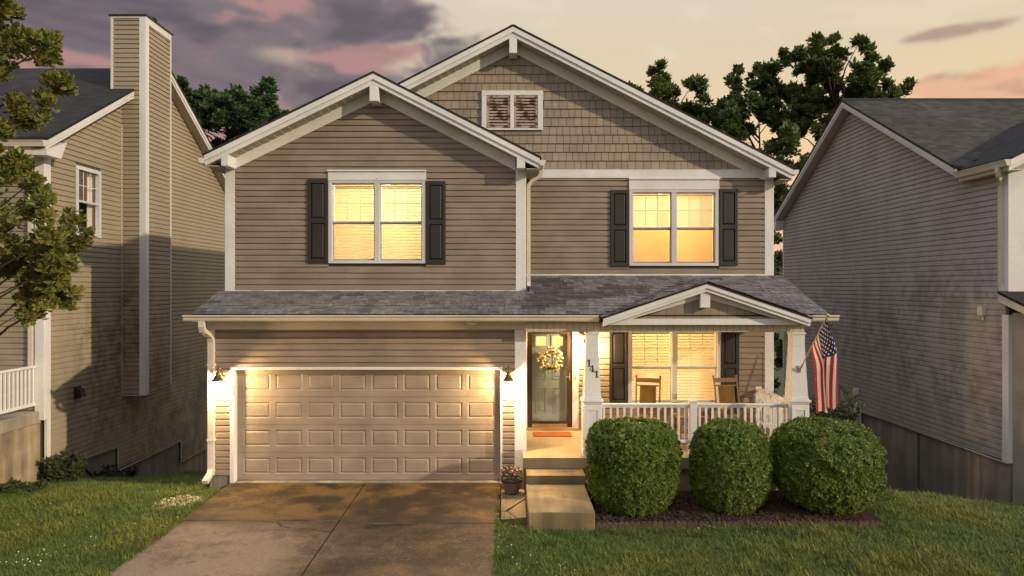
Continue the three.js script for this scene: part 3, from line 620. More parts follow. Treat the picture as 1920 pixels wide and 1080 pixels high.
ceilingLamp(3.4, 5.93, ZR - 1.2, 14, 'ceiling lamp glowing in the upstairs room over the porch');
ceilingLamp(3.4, 3.08, ZR - 1.2, 11, 'ceiling lamp glowing in the room behind the porch window');
ceilingLamp(0.85, 3.08, ZR - 1.0, 4, 'ceiling lamp glowing in the hall behind the front door');
blind(-3.46, -2.655, 4.12, 5.60, ZW - 0.135, 0.060, 0.052, 0.60, 'full slatted blind above the garage, in the sash towards the beige neighbour');
blind(-2.54, -1.735, 4.12, 5.60, ZW - 0.135, 0.060, 0.052, 0.60, 'full slatted blind above the garage, in the sash towards the porch');
blind(2.575, 3.37, 4.80, 5.55, ZR - 0.135, 0.025, 0.025, 0.9, 'half-raised fine blind upstairs over the porch, in the sash towards the garage', false);
blind(3.485, 4.28, 4.80, 5.55, ZR - 0.135, 0.025, 0.025, 0.9, 'half-raised fine blind upstairs over the porch, in the sash towards the grey neighbour', false);
blind(2.55, 3.375, 1.19, 2.67, ZR - 0.135, 0.060, 0.052, 0.66, 'closed slatted blind in the porch window behind the tilted rocking chair');
blind(3.495, 4.32, 1.19, 2.67, ZR - 0.135, 0.060, 0.052, 0.66, 'closed slatted blind in the porch window towards the flag');
for (const [a, b, l] of [[2.575, 3.37, 'plain amber roller shade below the fine blind, sash towards the garage'], [3.485, 4.28, 'plain amber roller shade below the fine blind, sash towards the grey neighbour']]) {
  const t = thing('roller_shade', l, 'shade', [(a + b) / 2, 4.12, ZR - 0.165], 0, 'roller shades upstairs');
  part('fabric', box(-(b - a) / 2, (b - a) / 2, 0.0, 0.70, -0.001, 0.001), M.shade, t);
  part('roller', rod([-(b - a) / 2, 0.70, 0], [(b - a) / 2, 0.70, 0], 0.012), M.slat, t);
}
// ------------------------------------------------------------------ garage door
{
  part('garage_trim', [box(-5.146, -5.067, -0.01, 2.13, -0.10, 0.034, 0.006), box(-0.177, -0.137, -0.01, 2.13, -0.10, 0.034, 0.006), box(-5.067, -0.177, 2.078, 2.13, -0.10, 0.033, 0.006)], M.white, house);
  part('garage_jamb', [box(-5.09, -5.067, -0.01, 2.078, -0.26, -0.101), box(-0.177, -0.155, -0.01, 2.078, -0.26, -0.101), box(-5.067, -0.177, 2.078, 2.10, -0.26, -0.101)], M.gutter, house);
  part('threshold', box(-5.15, -0.13, -0.12, 0.004, -0.35, 0.028), M.concrete, house);
  const d = group('garage_door', house), zf = -0.125, x0 = -5.064, x1 = -0.180, n = 4, H = 2.068 / n;
  const sx = (x1 - x0) / 8;
  const cols = []; for (let k = 0; k < 8; k++) { const c = x0 + 0.06 + (x1 - x0 - 0.12) * (k + 0.5) / 8; cols.push([c - 0.250, c + 0.250]); }
  for (let s = 0; s < n; s++) {
    const y0 = 0.008 + s * H, y1 = y0 + H - 0.008;
    const holes = cols.map(([a, b]) => [[a, y0 + 0.115], [b, y0 + 0.115], [b, y1 - 0.09], [a, y1 - 0.09]]);
    const sec = part('section', [prism([[x0, y0], [x1, y0], [x1, y1], [x0, y1]], zf - 0.012, zf, alongZ, holes), box(x0, x1, y0, y1, zf - 0.045, zf - 0.0125)], M.garage, d);
    if (s) part('seam', prism([[zf - 0.03, y0 - 0.008], [zf - 0.008, y0 - 0.008], [zf - 0.008, y0], [zf - 0.03, y0]], x0, x1, alongX), M.garage, sec);
    for (const [a, b] of cols) {
      const Y0 = y0 + 0.115, Y1 = y1 - 0.09, l1 = 0.022, l2 = 0.05, pos = [], ring = (i, z) => [[a + i, Y0 + i, z], [b - i, Y0 + i, z], [b - i, Y1 - i, z], [a + i, Y1 - i, z]];
      const R = [ring(0, zf), ring(l1, zf - 0.012), ring(l1 + 0.006, zf - 0.012), ring(l2, zf + 0.001)];
      for (let q = 0; q < 3; q++) for (let k = 0; k < 4; k++) { const m = (k + 1) % 4; for (const v of [R[q][k], R[q][m], R[q + 1][m], R[q][k], R[q + 1][m], R[q + 1][k]]) pos.push(...v); }
      for (const k of [0, 1, 2, 0, 2, 3]) pos.push(...R[3][k]);
      const g = new THREE.BufferGeometry(); g.setAttribute('position', new THREE.Float32BufferAttribute(pos, 3));
      part('panel', metric(g), M.garage, sec);
    }
  }
  part('bottom_seal', box(x0, x1, 0.0, 0.012, zf - 0.05, zf + 0.004), M.black, d);
  part('door_sensor', box(-5.115, -5.085, 1.62, 1.80, 0.035, 0.055, 0.004), M.white, house);
}
// ------------------------------------------------------------------ skirt roof over garage and porch, porch gable
{
  const roof = group('porch_roof', house);
  const dz = 0.40 - ZR, slab = (x0, x1, zb) => prism([[0.42, skirtY(0.42) - 0.004], [zb, skirtY(zb) - 0.004], [zb, skirtY(zb) - 0.03], [0.42, skirtY(0.42) - 0.03]], x0, x1, alongX);
  part('roof_deck', [slab(-5.66, 0.31, ZW), slab(0.3101, 5.66, ZR)], M.roofBase, roof);
  const up = new THREE.Vector3(0, 0.34, -1).normalize(), ex = new THREE.Vector3(1, 0, 0), k = Math.hypot(1, 0.34);
  const inPorchGable = (x, z, m = 0) => { const y = skirtY(z); const yg = 3.685 - 0.336 * Math.abs(x - 3.45); return yg > y + m; };
  const o = new THREE.Vector3(-5.67, skirtY(0.43), 0.43);
  let all = shingleField(o, ex, up, 11.34, (0.43 - ZR) * k, 0.138, (u, v) => { const x = u - 5.67, z = 0.43 - v / k; if (x < 0.24 && z < ZW + 0.03) return false; if (z < ZR + 0.03) return false; return !inPorchGable(x, z, 0.02); }, 41, (u, v) => 1);
  // porch gable slopes
  for (const s of [-1, 1]) {
    const cs = 1 / Math.hypot(1, 0.336), ex2 = new THREE.Vector3(0, 0, -1).multiplyScalar(1), up2 = new THREE.Vector3(-s, 0.336, 0).normalize();
    const tip = new THREE.Vector3(3.45 + s * 1.85, 3.685 - 0.336 * 1.85 + 0.012, 0.66);
    all = all.concat(shingleField(tip, ex2, up2, 2.1, 1.85 / cs * 1.0, 0.138, (u, v) => { const x = 3.45 + s * (1.85 - v * cs), z = 0.66 - u; return 3.685 - 0.336 * Math.abs(x - 3.45) > skirtY(z) - 0.005 && z > ZR; }, 43 + s, () => (s < 0 ? 1.2 : 0.2)));
  }
  for (const s of all) { const p = s.p; s.stain = (fbm(p.x * 1.6 + 9, p.z * 2.2 + 4, 4, 301) + 0.30 * sst(0.75, 0.1, Math.abs(p.x - 0.75)) + 0.12 * sst(0.9, 0.2, Math.abs(p.x - 2.1))) > 0.72; }
  all.sort((a, b) => b.size - a.size);
  const pick = (s) => (s.stain ? M.shingleStained[Math.floor(s.r * 4)] : M.shingle[Math.floor(s.r * 5)]);
  all.slice(0, 300).forEach((s, i) => { const m = part('shingle', shingleGeo[i % 6], pick(s), roof); placeShingle(s).decompose(m.position, m.quaternion, m.scale); });
  const buckets = new Map();
  all.slice(300).forEach((s, i) => { const m = pick(s); if (!buckets.has(m)) buckets.set(m, []); const g = shingleGeo[i % 6].clone(); g.applyMatrix4(placeShingle(s)); buckets.get(m).push(g); });
  for (const [m, list] of buckets) { const q = part('narrow_shingles', list, m, roof); q.userData.kind = 'stuff'; }
  // eave: fascia, soffit, gutter
  part('fascia', box(-5.64, 1.60, 2.975, 3.09, 0.385, 0.41), M.gutter, house);
  part('fascia', box(5.28, 5.64, 2.975, 3.09, 0.385, 0.41), M.gutter, house);
  part('soffit', box(-5.64, 0.30, 2.966, 2.976, -0.1, 0.384), M.soffit, house);
  const gut = (x0, x1, z = 0.412) => prism([[z, 3.10], [z, 2.995], [z + 0.07, 2.995], [z + 0.085, 3.02], [z + 0.088, 3.05], [z + 0.115, 3.078], [z + 0.118, 3.104], [z + 0.108, 3.104], [z + 0.104, 3.084], [z + 0.076, 3.056], [z + 0.072, 3.008], [z + 0.01, 3.008], [z + 0.01, 3.10]], x0, x1, alongX);
  part('gutter', [gut(-5.78, 1.565), prism([[0.412, 3.10], [0.412, 2.995], [0.482, 2.995], [0.50, 3.05], [0.53, 3.104]], -5.785, -5.78, alongX), prism([[0.412, 3.10], [0.412, 2.995], [0.482, 2.995], [0.50, 3.05], [0.53, 3.104]], 1.565, 1.572, alongX)], M.gutter, house);
  part('gutter', [gut(5.30, 5.82), prism([[0.412, 3.10], [0.412, 2.995], [0.482, 2.995], [0.50, 3.05], [0.53, 3.104]], 5.82, 5.826, alongX)], M.gutter, house);
  for (const s of [-1, 1]) part('rake_trim', prism([[0.41, skirtY(0.41) - 0.035], [ZR, skirtY(ZR) - 0.035], [ZR, skirtY(ZR) - 0.15], [0.41, skirtY(0.41) - 0.13]], s * 5.63, s * 5.655, alongX), M.gutter, house);
  part('end_wall', prism([[0.38, 2.96], [ZR, 2.96], [ZR, skirtY(ZR) - 0.05], [0.38, skirtY(0.38) - 0.05]], 5.44, 5.52, alongX), M.taupe[0], house);
  part('end_wall', prism([[0.38, 2.96], [ZW, 2.96], [ZW, skirtY(ZW) - 0.05], [0.38, skirtY(0.38) - 0.05]], -5.54, -5.46, alongX), M.taupe[0], house);
  // porch gable: decks, two-step fascia, soffit, face
  const cx = 3.45, ya = 3.685, sl = 0.336, zf = 0.585;
  for (const s of [-1, 1]) {
    const at = (x, dy) => [x, ya - sl * Math.abs(x - cx) + dy], tx = cx + s * 1.815;
    const tl = cx + s * 1.85;
    // deck stops where it meets the skirt roof
    const zr = 0.40 - (ya - 3.115) / 0.34, pos = [], A = [cx, ya, 0.64], B = [tl, ya - sl * 1.85, 0.64], Cc = [cx, ya, zr], D = [tl, ya - sl * 1.85, 0.40 - (ya - sl * 1.85 - 3.115) / 0.34];
    const lo = (v) => [v[0], v[1] - 0.03, v[2]];
    for (const q of [A, B, D, A, D, Cc, lo(A), lo(D), lo(B), lo(A), lo(Cc), lo(D), A, lo(A), lo(B), A, lo(B), B, B, lo(B), lo(D), B, lo(D), D]) pos.push(...q);
    const g = new THREE.BufferGeometry(); g.setAttribute('position', new THREE.Float32BufferAttribute(pos, 3));
    part('roof_deck', metric(g), M.roofBase, roof);
    part('rake_fascia', prism([at(cx, -0.032), at(tx, -0.032), at(tx, -0.105), at(cx, -0.105)], zf + 0.002, zf + 0.043), M.white, house);
    part('rake_fascia', prism([at(cx, -0.095), at(tx, -0.095), at(tx, -0.165), at(cx, -0.165)], zf - 0.03, zf + 0.018), M.white, house);
    part('soffit', prism([at(cx, -0.15), at(tx, -0.15), at(tx, -0.162), at(cx, -0.162)], 0.40, zf - 0.032), M.soffit, house);
    part('frieze_board', prism([at(cx, -0.163), at(cx + s * 1.64, -0.163), at(cx + s * 1.64, -0.205), at(cx, -0.275)], 0.398, 0.428), M.white, house);
  }
  part('ridge_cap', prism([[cx - 0.10, ya - 0.012], [cx, ya + 0.030], [cx + 0.10, ya - 0.012], [cx, ya + 0.014]], -1.27, 0.665), M.shingle[1], roof);
  part('gable_face', prism([[cx - 1.75, 2.94], [cx + 1.75, 2.94], [cx + 1.75, 3.0], [cx, 3.5], [cx - 1.75, 3.0]], 0.20, 0.394), M.sheathing, house);
  part('cross_board', box(cx - 1.79, cx + 1.70, 2.925, 3.035, 0.396, 0.440, 0.006), M.white, house);
  part('gable_block', box(cx - 0.095, cx + 0.075, 3.235, 3.51, 0.42, 0.565, 0.008), M.white, house);
  const gs = group('porch_gable_shakes', house), r = rng(51), e = 0.175;
  for (let row = 0; row < 3; row++) for (let x = cx - 1.6 + r() * 0.1; x < cx + 1.6;) {
    const w = 0.145 + r() * 0.025, y = 3.036 + row * e, topAt = (v) => ya - 0.26 - sl * Math.abs(v - cx), a = x, b = x + w - 0.005; x += w;
    const ta = Math.min(y + e, topAt(a)), tb = Math.min(y + e, topAt(b));
    if (Math.max(ta, tb) < y + 0.02) continue;
    part('shake', prism([[a, y], [b, y], [b, Math.max(y + 0.004, tb)], [a, Math.max(y + 0.004, ta)]], 0.395, 0.406 + 0.004 * (3 - row)), M.shake[Math.floor(r() * 4)], gs);
  }
}
// ------------------------------------------------------------------ porch: floor, steps, beam, ceiling, columns, railing
{
  const FY = 0.57;
  part('porch_floor', prism([[0.47, FY], [0.47, FY - 0.19], [0.40, FY - 0.19], [0.40, -0.6], [ZR - 0.03, -0.6], [ZR - 0.03, FY + 0.035]], 0.236, 5.48, alongX), M.porchFloor, house);
  const st = group('front_steps', house);
  part('step', box(0.285, 1.30, -0.12, 0.377, 0.44, 0.91, 0.012), M.step, st);
  part('step', box(0.275, 1.275, -0.25, 0.236, 0.912, 2.37, 0.014), M.step, st);
  // beam of upright boards, ceiling
  part('beam', [box(0.305, 5.29, 2.80, 2.96, 0.10, 0.268), box(5.10, 5.28, 2.80, 2.96, ZR, 0.10)], M.sheathing, house);
  const bm = group('beam_boards', house), r = rng(61);
  for (let x = 0.305; x < 5.28; x += 0.12) part('beam_board', box(x + 0.002, Math.min(x + 0.117, 5.30), 2.795, 2.962, 0.269, 0.284, 0.004), M.beam[Math.floor(r() * 3)], bm);
  part('beam_soffit', box(0.305, 5.29, 2.788, 2.794, 0.09, 0.284), M.soffit, house);
  part('porch_ceiling', box(0.30, 5.50, 2.93, 2.96, ZR, 0.099), M.soffit, house);
  part('frieze_board', box(0.306, 5.49, 2.84, 2.929, ZR + 0.0, ZR + 0.036), M.gutter, house);
  for (const cx of [1.483, 5.194]) {
    const c = group('column', house), cz = 0.19;
    const fr = (h0, w0, h1, w1) => { const g = new THREE.CylinderGeometry(w1 / Math.SQRT2, w0 / Math.SQRT2, h1 - h0, 4, 1); g.rotateY(Math.PI / 4); g.translate(cx, (h0 + h1) / 2, cz); return metric(g); };
    const sq = (w, h0, h1, b = 0.006) => box(cx - w / 2, cx + w / 2, h0, h1, cz - w / 2, cz + w / 2, b);
    part('shaft', [fr(1.62, 0.30, 2.55, 0.215), sq(0.218, 2.552, 2.79)], M.white, c);
    part('capital', [sq(0.245, 2.745, 2.787), sq(0.228, 2.538, 2.553, 0.003)], M.white, c);
    part('pedestal', [sq(0.32, FY + 0.12, 1.50), sq(0.352, FY - 0.005, FY + 0.119)], M.white, c);
    part('pedestal_cap', [sq(0.345, 1.50, 1.535), sq(0.385, 1.536, 1.572), sq(0.33, 1.573, 1.60), sq(0.312, 1.60, 1.624)], M.white, c);
    // framed panel on each face of the pedestal
    for (let k = 0; k < 4; k++) {
      const f = [box(-0.15, -0.085, FY + 0.14, 1.48, 0.16, 0.172, 0.003), box(0.085, 0.15, FY + 0.14, 1.48, 0.16, 0.172, 0.003), box(-0.085, 0.085, 1.39, 1.48, 0.16, 0.1715, 0.003), box(-0.085, 0.085, FY + 0.14, FY + 0.24, 0.16, 0.1715, 0.003)];
      const m = part('pedestal_frame', f, M.white, c); m.position.set(cx, 0, cz); m.rotation.y = k * Math.PI / 2;
    }
  }
  // railing: front in two bays with a newel, one bay back along the side
  const rl = group('railing', house), zc = 0.19;
  const bal = (() => metric(new RoundedBoxGeometry(0.036, 0.60, 0.036, 1, 0.004)))();
  const bay = (x0, x1) => {
    part('top_rail', [box(x0, x1, 1.452, 1.487, zc - 0.045, zc + 0.045, 0.008), box(x0, x1, 1.415, 1.451, zc - 0.022, zc + 0.022, 0.004)], M.white, rl);
    part('bottom_rail', box(x0, x1, 0.775, 0.825, zc - 0.025, zc + 0.025, 0.005), M.white, rl);
    const n = Math.round((x1 - x0) / 0.121); for (let k = 0; k < n; k++) part('baluster', bal, M.white, rl).position.set(x0 + (k + 0.5) * (x1 - x0) / n, 1.12, zc);
  };
  bay(1.645, 3.248); bay(3.382, 5.03);
  part('newel_post', [box(3.25, 3.38, FY, 1.52, zc - 0.065, zc + 0.065, 0.006), box(3.237, 3.393, 1.521, 1.545, zc - 0.078, zc + 0.078, 0.006)], M.white, rl);
  part('top_rail', [box(5.15, 5.24, 1.452, 1.487, -1.68, 0.02, 0.008), box(5.173, 5.217, 1.415, 1.451, -1.68, 0.02, 0.004)], M.white, rl);
  part('bottom_rail', box(5.17, 5.22, 0.775, 0.825, -1.68, 0.02, 0.005), M.white, rl);
  for (let k = 0; k < 14; k++) part('baluster', bal, M.white, rl).position.set(5.195, 1.12, -0.05 - k * 0.119);
  part('newel_post', box(5.13, 5.26, FY, 1.52, -1.70, -1.68), M.white, rl);
}
// ------------------------------------------------------------------ front door: casing, storm door, teal panel door
{
  const z = ZR;
  part('door_casing', [box(0.306, 0.362, 0.66, 2.74, z - 0.10, z + 0.03, 0.004), box(1.302, 1.432, 0.62, 2.74, z - 0.10, z + 0.032, 0.005), box(0.362, 1.302, 2.695, 2.80, z - 0.10, z + 0.030, 0.004)], M.white, house);
  part('door_sill', box(0.306, 1.432, 0.596, 0.66, z - 0.12, z + 0.07, 0.006), M.tan, house);
  const s = group('storm_door', house), zs = z - 0.005;
  part('storm_frame', [box(0.364, 0.466, 0.662, 2.692, zs - 0.03, zs + 0.012, 0.004), box(1.198, 1.300, 0.662, 2.692, zs - 0.03, zs + 0.012, 0.004), box(0.466, 1.198, 2.612, 2.692, zs - 0.03, zs + 0.012, 0.004), box(0.466, 1.198, 0.735, 0.792, zs - 0.03, zs + 0.012, 0.004)], M.brown, s);
  part('kick_plate', box(0.466, 1.198, 0.664, 0.734, zs - 0.028, zs + 0.016, 0.004), M.tan, s);
  part('pane', box(0.466, 1.198, 0.792, 2.612, zs - 0.012, zs - 0.008), M.glass, s);
  part('handle', [box(1.236, 1.262, 1.64, 1.80, zs + 0.012, zs + 0.024, 0.004), rod([1.249, 1.72, zs + 0.02], [1.249, 1.72, zs + 0.06], 0.008), rod([1.249, 1.72, zs + 0.058], [1.16, 1.725, zs + 0.058], 0.007)], M.brass, s);
  const d = group('front_door', house), zd = z - 0.085, holes = [];
  const lites = [[0.549, 0.765, 2.367, 2.556], [0.899, 1.115, 2.367, 2.556]];
  for (const l of lites) holes.push([[l[0], l[2]], [l[1], l[2]], [l[1], l[3]], [l[0], l[3]]]);
  part('door_leaf', prism([[0.385, 0.67], [1.28, 0.67], [1.28, 2.685], [0.385, 2.685]], zd - 0.04, zd, alongZ, holes), M.door, d);
  for (const l of lites) {
    const f = 0.03;
    const w = part('door_light', [box(l[0] - f, l[0] + 0.004, l[2] - f, l[3] + f, zd, zd + 0.014, 0.003), box(l[1] - 0.004, l[1] + f, l[2] - f, l[3] + f, zd, zd + 0.014, 0.003), box(l[0] + 0.004, l[1] - 0.004, l[3] - 0.004, l[3] + f, zd, zd + 0.013, 0.003), box(l[0] + 0.004, l[1] - 0.004, l[2] - f, l[2] + 0.004, zd, zd + 0.013, 0.003)], M.door, d);
    part('pane', box(l[0], l[1], l[2], l[3], zd - 0.022, zd - 0.018), M.glass, w);
  }
  for (const [a, b, y0, y1] of [[0.545, 0.765, 1.665, 2.26], [0.899, 1.125, 1.665, 2.26], [0.545, 0.765, 0.955, 1.485], [0.899, 1.125, 0.955, 1.485]]) {
    const f = 0.018, i = 0.05;
    part('panel', [box(a, a + f, y0, y1, zd, zd + 0.010, 0.003), box(b - f, b, y0, y1, zd, zd + 0.010, 0.003), box(a + f, b - f, y1 - f, y1, zd, zd + 0.0095, 0.003), box(a + f, b - f, y0, y0 + f, zd, zd + 0.0095, 0.003), box(a + i, b - i, y0 + i, y1 - i, zd, zd + 0.008, 0.006)], M.door, d);
  }
  part('doorbell', box(1.36, 1.385, 1.68, 1.76, z + 0.033, z + 0.046, 0.003), M.tan, house);
}
// house number on the column
{
  const font = await new FontLoader().loadAsync('fonts/droid/droid_serif_bold.typeface.json');
  const n = group('house_number', house);
  for (const [ch, x, y, z] of [['1', 1.372, 2.172, 0.3225], ['4', 1.425, 2.072, 0.327], ['1', 1.507, 1.975, 0.332]]) {
    const g = new TextGeometry(ch, { font, size: 0.125, depth: 0.008, curveSegments: 5, bevelEnabled: false });
    const m = part('digit', clean(g), M.black, n); m.position.set(x, y, z - 0.012); m.rotation.x = -0.046;
  }
}
// ------------------------------------------------------------------ gutters and downspouts of the upper roofs
{
  const side = (x, z0, z1, s) => prism([[x, 6.0], [x, 5.90], [x + s * 0.07, 5.90], [x + s * 0.088, 5.95], [x + s * 0.118, 6.0], [x + s * 0.106, 6.0], [x + s * 0.076, 5.955], [x + s * 0.066, 5.912], [x + s * 0.012, 5.912], [x + s * 0.012, 6.0]], z0, z1);
  const cap = (x, z, s) => prism([[x, 6.0], [x, 5.90], [x + s * 0.07, 5.90], [x + s * 0.088, 5.95], [x + s * 0.118, 6.0]], z, z + 0.006);
  part('gutter', [side(0.572, -1.66, -0.40, 1), cap(0.572, -0.40, 1)], M.white, house).position.y = 0.01;
  part('gutter', [side(-5.815, -6.0, -0.40, -1), cap(-5.815, -0.40, -1)], M.white, house).position.y = 0.05;
  part('gutter', [side(5.762, BACK, -1.30, 1), cap(5.762, -1.30, 1)], M.white, house).position.y = -0.02;
  part('fascia', [box(0.53, 0.566, 5.87, 6.03, -1.66, -0.47)], M.white, house);
  part('fascia', [box(-5.806, -5.77, 5.91, 6.09, -6, -0.47)], M.white, house);
  part('fascia', [box(5.72, 5.756, 5.80, 5.97, BACK, -1.37)], M.white, house);
  part('downspout', rectTube([[0.615, 5.915, -0.86], [0.612, 5.83, -0.86], [0.57, 5.755, -0.86], [0.43, 5.68, -0.86], [0.375, 5.60, -0.86], [0.372, 5.50, -0.86], [0.372, 3.70, -0.86], [0.372, 3.62, -0.80]], 0.085, 0.065, [0, 0, 1]), M.gutter, house);
  part('downspout', rectTube([[-5.465, 2.998, 0.46], [-5.465, 2.90, 0.46], [-5.465, 2.82, 0.42], [-5.465, 2.70, 0.12], [-5.465, 2.60, 0.075], [-5.465, 0.27, 0.075], [-5.465, 0.19, 0.12], [-5.465, 0.10, 0.34]], 0.10, 0.075, [1, 0, 0]), M.gutter, house);
  for (const y of [2.16, 0.78]) part('downspout_strap', box(-5.53, -5.40, y, y + 0.03, 0.027, 0.118), M.gutter, house);
}

// ------------------------------------------------------------------ the beige neighbour with the chimney chase
function stainTex(seed, base, fn) {      // 12 m x 12 m of wall: base tone with mildew that has its own blotchy outline
  return tex(1024, 1024, (u, v) => {
    const x = u * 12, y = v * 12 - 2, a = fbm(x * 3.5, y * 1.4, 5, seed), b = fbm(x * 9, y * 7, 4, seed + 3), f = hash(Math.floor(u * 1024), Math.floor(v * 1024), seed), g = fbm(x * 1.2, y * 90, 3, seed + 8);
    const k = clamp(fn(x, y) * sst(0.36, 0.66, a * 0.5 + b * 0.5));
    const t = 0.92 + 0.06 * (f - 0.5) + 0.10 * (g - 0.5) + 0.12 * (fbm(x * 0.8, y * 0.8, 4, seed + 6) - 0.5);
    return mix3([t, t, t], base, k);
  }, true, [1 / 12, 1 / 12]);
}
{
  const leftStain = stainTex(401, [0.42, 0.36, 0.27], (x, y) => {       // x = distance back along the wall
    const byChase = sst(2.2, 0.4, Math.abs(x - 3.9)) * sst(3.9, 2.4, y) * sst(-0.6, 0.6, y);
    const low = sst(4.0, 5.5, x) * sst(2.6, 0.2, y) * 0.9;
    return Math.max(byChase, low) * 0.36 + 0.04;
  });
  leftStain.offset.set(0, 2 / 12);
  const chaseStain = stainTex(421, [0.42, 0.35, 0.25], (x, y) => sst(4.4, 3.0, y) * sst(1.2, 2.2, y) * 0.42 + 0.04);
  chaseStain.offset.set(0, 2 / 12);
  const BG = [0.405, 0.345, 0.25];
  const side = mat(BG, { map: leftStain, bumpMap: grainBump, bumpScale: 0.001, roughness: 0.6 }), chaseM = mat(BG.map((c) => c * 0.97), { map: chaseStain, bumpMap: grainBump, bumpScale: 0.001, roughness: 0.6 });
  const plain = mat(BG, { map: grainMap, bumpMap: grainBump, bumpScale: 0.001, roughness: 0.6 });
  const H = thing('neighbour_house', 'beige-sided neighbour house with tall chimney chase and dark roof', 'house');
  const X = -9.6, ZF = -1.6, ZB = -10.6, RZ = -6.08, RY = 9.51, SL = 0.598;
  const rakeY = (z) => RY - SL * Math.abs(z - RZ);
  // walls behind the siding
  part('wall', prism([[ZF, -0.28], [-4.13, -0.28], [-4.13, -0.89], [-7.33, -0.89], [-7.33, -1.49], [ZB, -1.49], [ZB, rakeY(ZB) - 0.2], [RZ, RY - 0.2], [ZF, rakeY(ZF) - 0.2]], X - 0.15, X - 0.001, alongX, [[[-2.55, 4.79], [-3.36, 4.79], [-3.36, 6.24], [-2.55, 6.24]]]), M.sheathing, H);
  for (const g of [box(-24, X - 0.15, -0.3, 6.5, ZF - 0.12, ZF + 0.07), box(-24, X - 0.15, -3, 6.5, ZB, ZB + 0.12), box(-24.1, -24, -3, 6.5, ZB, ZF)]) part('wall', g, plain, H);
  part('foundation', [prism([[ZF + 0.02, -0.285], [-4.10, -0.285], [-4.10, -0.895], [-7.30, -0.895], [-7.30, -1.495], [ZB, -1.495], [ZB, -4.5], [ZF + 0.02, -4.5]], X - 0.2, X - 0.03, alongX)], M.concreteGrey, H);
  part('flashing', [box(X - 0.02, X + 0.022, -0.30, -0.275, -4.13, ZF), box(X - 0.02, X + 0.022, -0.91, -0.885, -7.33, -4.145), box(X - 0.02, X + 0.022, -1.51, -1.485, ZB, -7.345), box(X - 0.02, X + 0.024, -0.91, -0.276, -4.158, -4.131), box(X - 0.02, X + 0.024, -1.51, -0.886, -7.358, -7.331)], M.vinylWhite, H);
  const sw = group('side_wall', H);
  const map = (u, y, w) => [X + w, y, -u];
  const Lf = (y) => Math.max(y < -0.86 ? 7.345 : y < -0.26 ? 4.145 : -ZF + 0.0, (y - RY + 0.18) / SL - 0 > -99 ? -RZ - (RY - 0.2 - y) / SL : 0), Rf = (y) => Math.min(-ZB, -RZ + (RY - 0.2 - y) / SL);
  const L2 = (y) => Math.max(y < -0.86 ? 7.345 : y < -0.26 ? 4.145 : -ZF, -RZ - (RY - 0.2 - y) / SL);
  siding(sw, { y0: -1.485, y1: 9.2, L: L2, R: Rf, e: 0.1155, openings: [[2.49, 3.42, 4.73, 6.30], [4.32, 5.54, 0.95, 9.2]], mats: [side], map, seed: 11 });
  const fw = group('front_wall', H);
  siding(fw, { y0: 1.06, y1: 6.25, L: () => -14, R: () => -9.765, mats: [plain], map: (u, y, w) => [u, y, ZF + 0.07 + w], seed: 13 });
  part('corner_board', [box(-9.765, -9.566, 0.86, 6.36, -1.66, -1.45, 0.006), box(-9.64, -9.567, -0.27, 0.86, -1.66, -1.56, 0.006)], M.white, H);
  // chimney chase
  const ch = group('chimney_chase', H), cx0 = X + 0.001, cx1 = -9.02, z0 = -4.31, z1 = -5.55, top = 10.24;
  part('chase_core', [box(cx0, cx1, 0.93, 8.2, z1, z0), box(-9.82, cx1, 8.2, top, z1, z0)], M.sheathing, ch);
  siding(ch, { y0: 0.95, y1: top, L: (y) => (y > 8.17 ? -9.80 : -9.575), R: () => cx1 - 0.13, mats: [chaseM], map: (u, y, w) => [u, y, z0 + w], seed: 15 });
  siding(ch, { y0: 0.95, y1: top - 0.12, L: () => -z0 + 0.13, R: () => -z1 - 0.03, mats: [side], map: (u, y, w) => [cx1 + w, y, -u], seed: 17 });
  part('corner_board', [box(cx1 - 0.13, cx1 + 0.031, 0.925, top, z0 - 0.1, z0 + 0.031, 0.004), box(cx1 - 0.02, cx1 + 0.0305, 0.925, top, z0 - 0.13, z0 - 0.1005, 0.004)], M.whiteB, ch);
  part('corner_board', box(cx1 - 0.02, cx1 + 0.031, 1.0, top, z1 - 0.01, z1 + 0.04), M.whiteB, ch);
  part('edge_trim', box(-9.60, -9.57, 0.925, 7.6, z0, z0 + 0.030), M.whiteB, ch);
  part('edge_trim', box(-9.855, -9.795, 8.15, top, z0 - 0.05, z0 + 0.030), M.whiteB, ch);
  part('top_trim', [box(-9.86, cx1 + 0.03, top, top + 0.05, z1 - 0.03, z0 + 0.03, 0.004), box(cx1, cx1 + 0.03, top - 0.12, top, z1, z0 - 0.131)], M.whiteB, ch);
  part('chase_cap', [box(-9.90, cx1 + 0.06, top + 0.051, top + 0.085, z1 - 0.06, z0 + 0.06)], M.black, ch);
  const flue = lathe([[0, 0], [0.13, 0], [0.13, 0.10], [0.20, 0.10], [0.20, 0.15], [0.05, 0.20], [0, 0.20]]); flue.translate(-9.25, top + 0.08, -4.9);
  part('flue_cap', flue, M.black, ch);
  part('chase_floor', box(cx0, cx1 + 0.01, 0.91, 0.928, z1, z0 + 0.015), M.whiteB, ch);
  // roof
  const rx0 = -25, rx1 = -9.3, EZ = -1.13, BZ = -11.03;
  part('roof', prism([[EZ, rakeY(EZ) + 0.0], [RZ, RY], [RZ, RY + 0.06], [EZ, rakeY(EZ) + 0.06]], rx0, -9.83, alongX), M.roofLeft, H);
  part('roof', prism([[EZ, rakeY(EZ) + 0.0], [-4.27, rakeY(-4.27)], [-4.27, rakeY(-4.27) + 0.06], [EZ, rakeY(EZ) + 0.06]], -9.829, rx1 + 0.03, alongX), M.roofLeft, H);
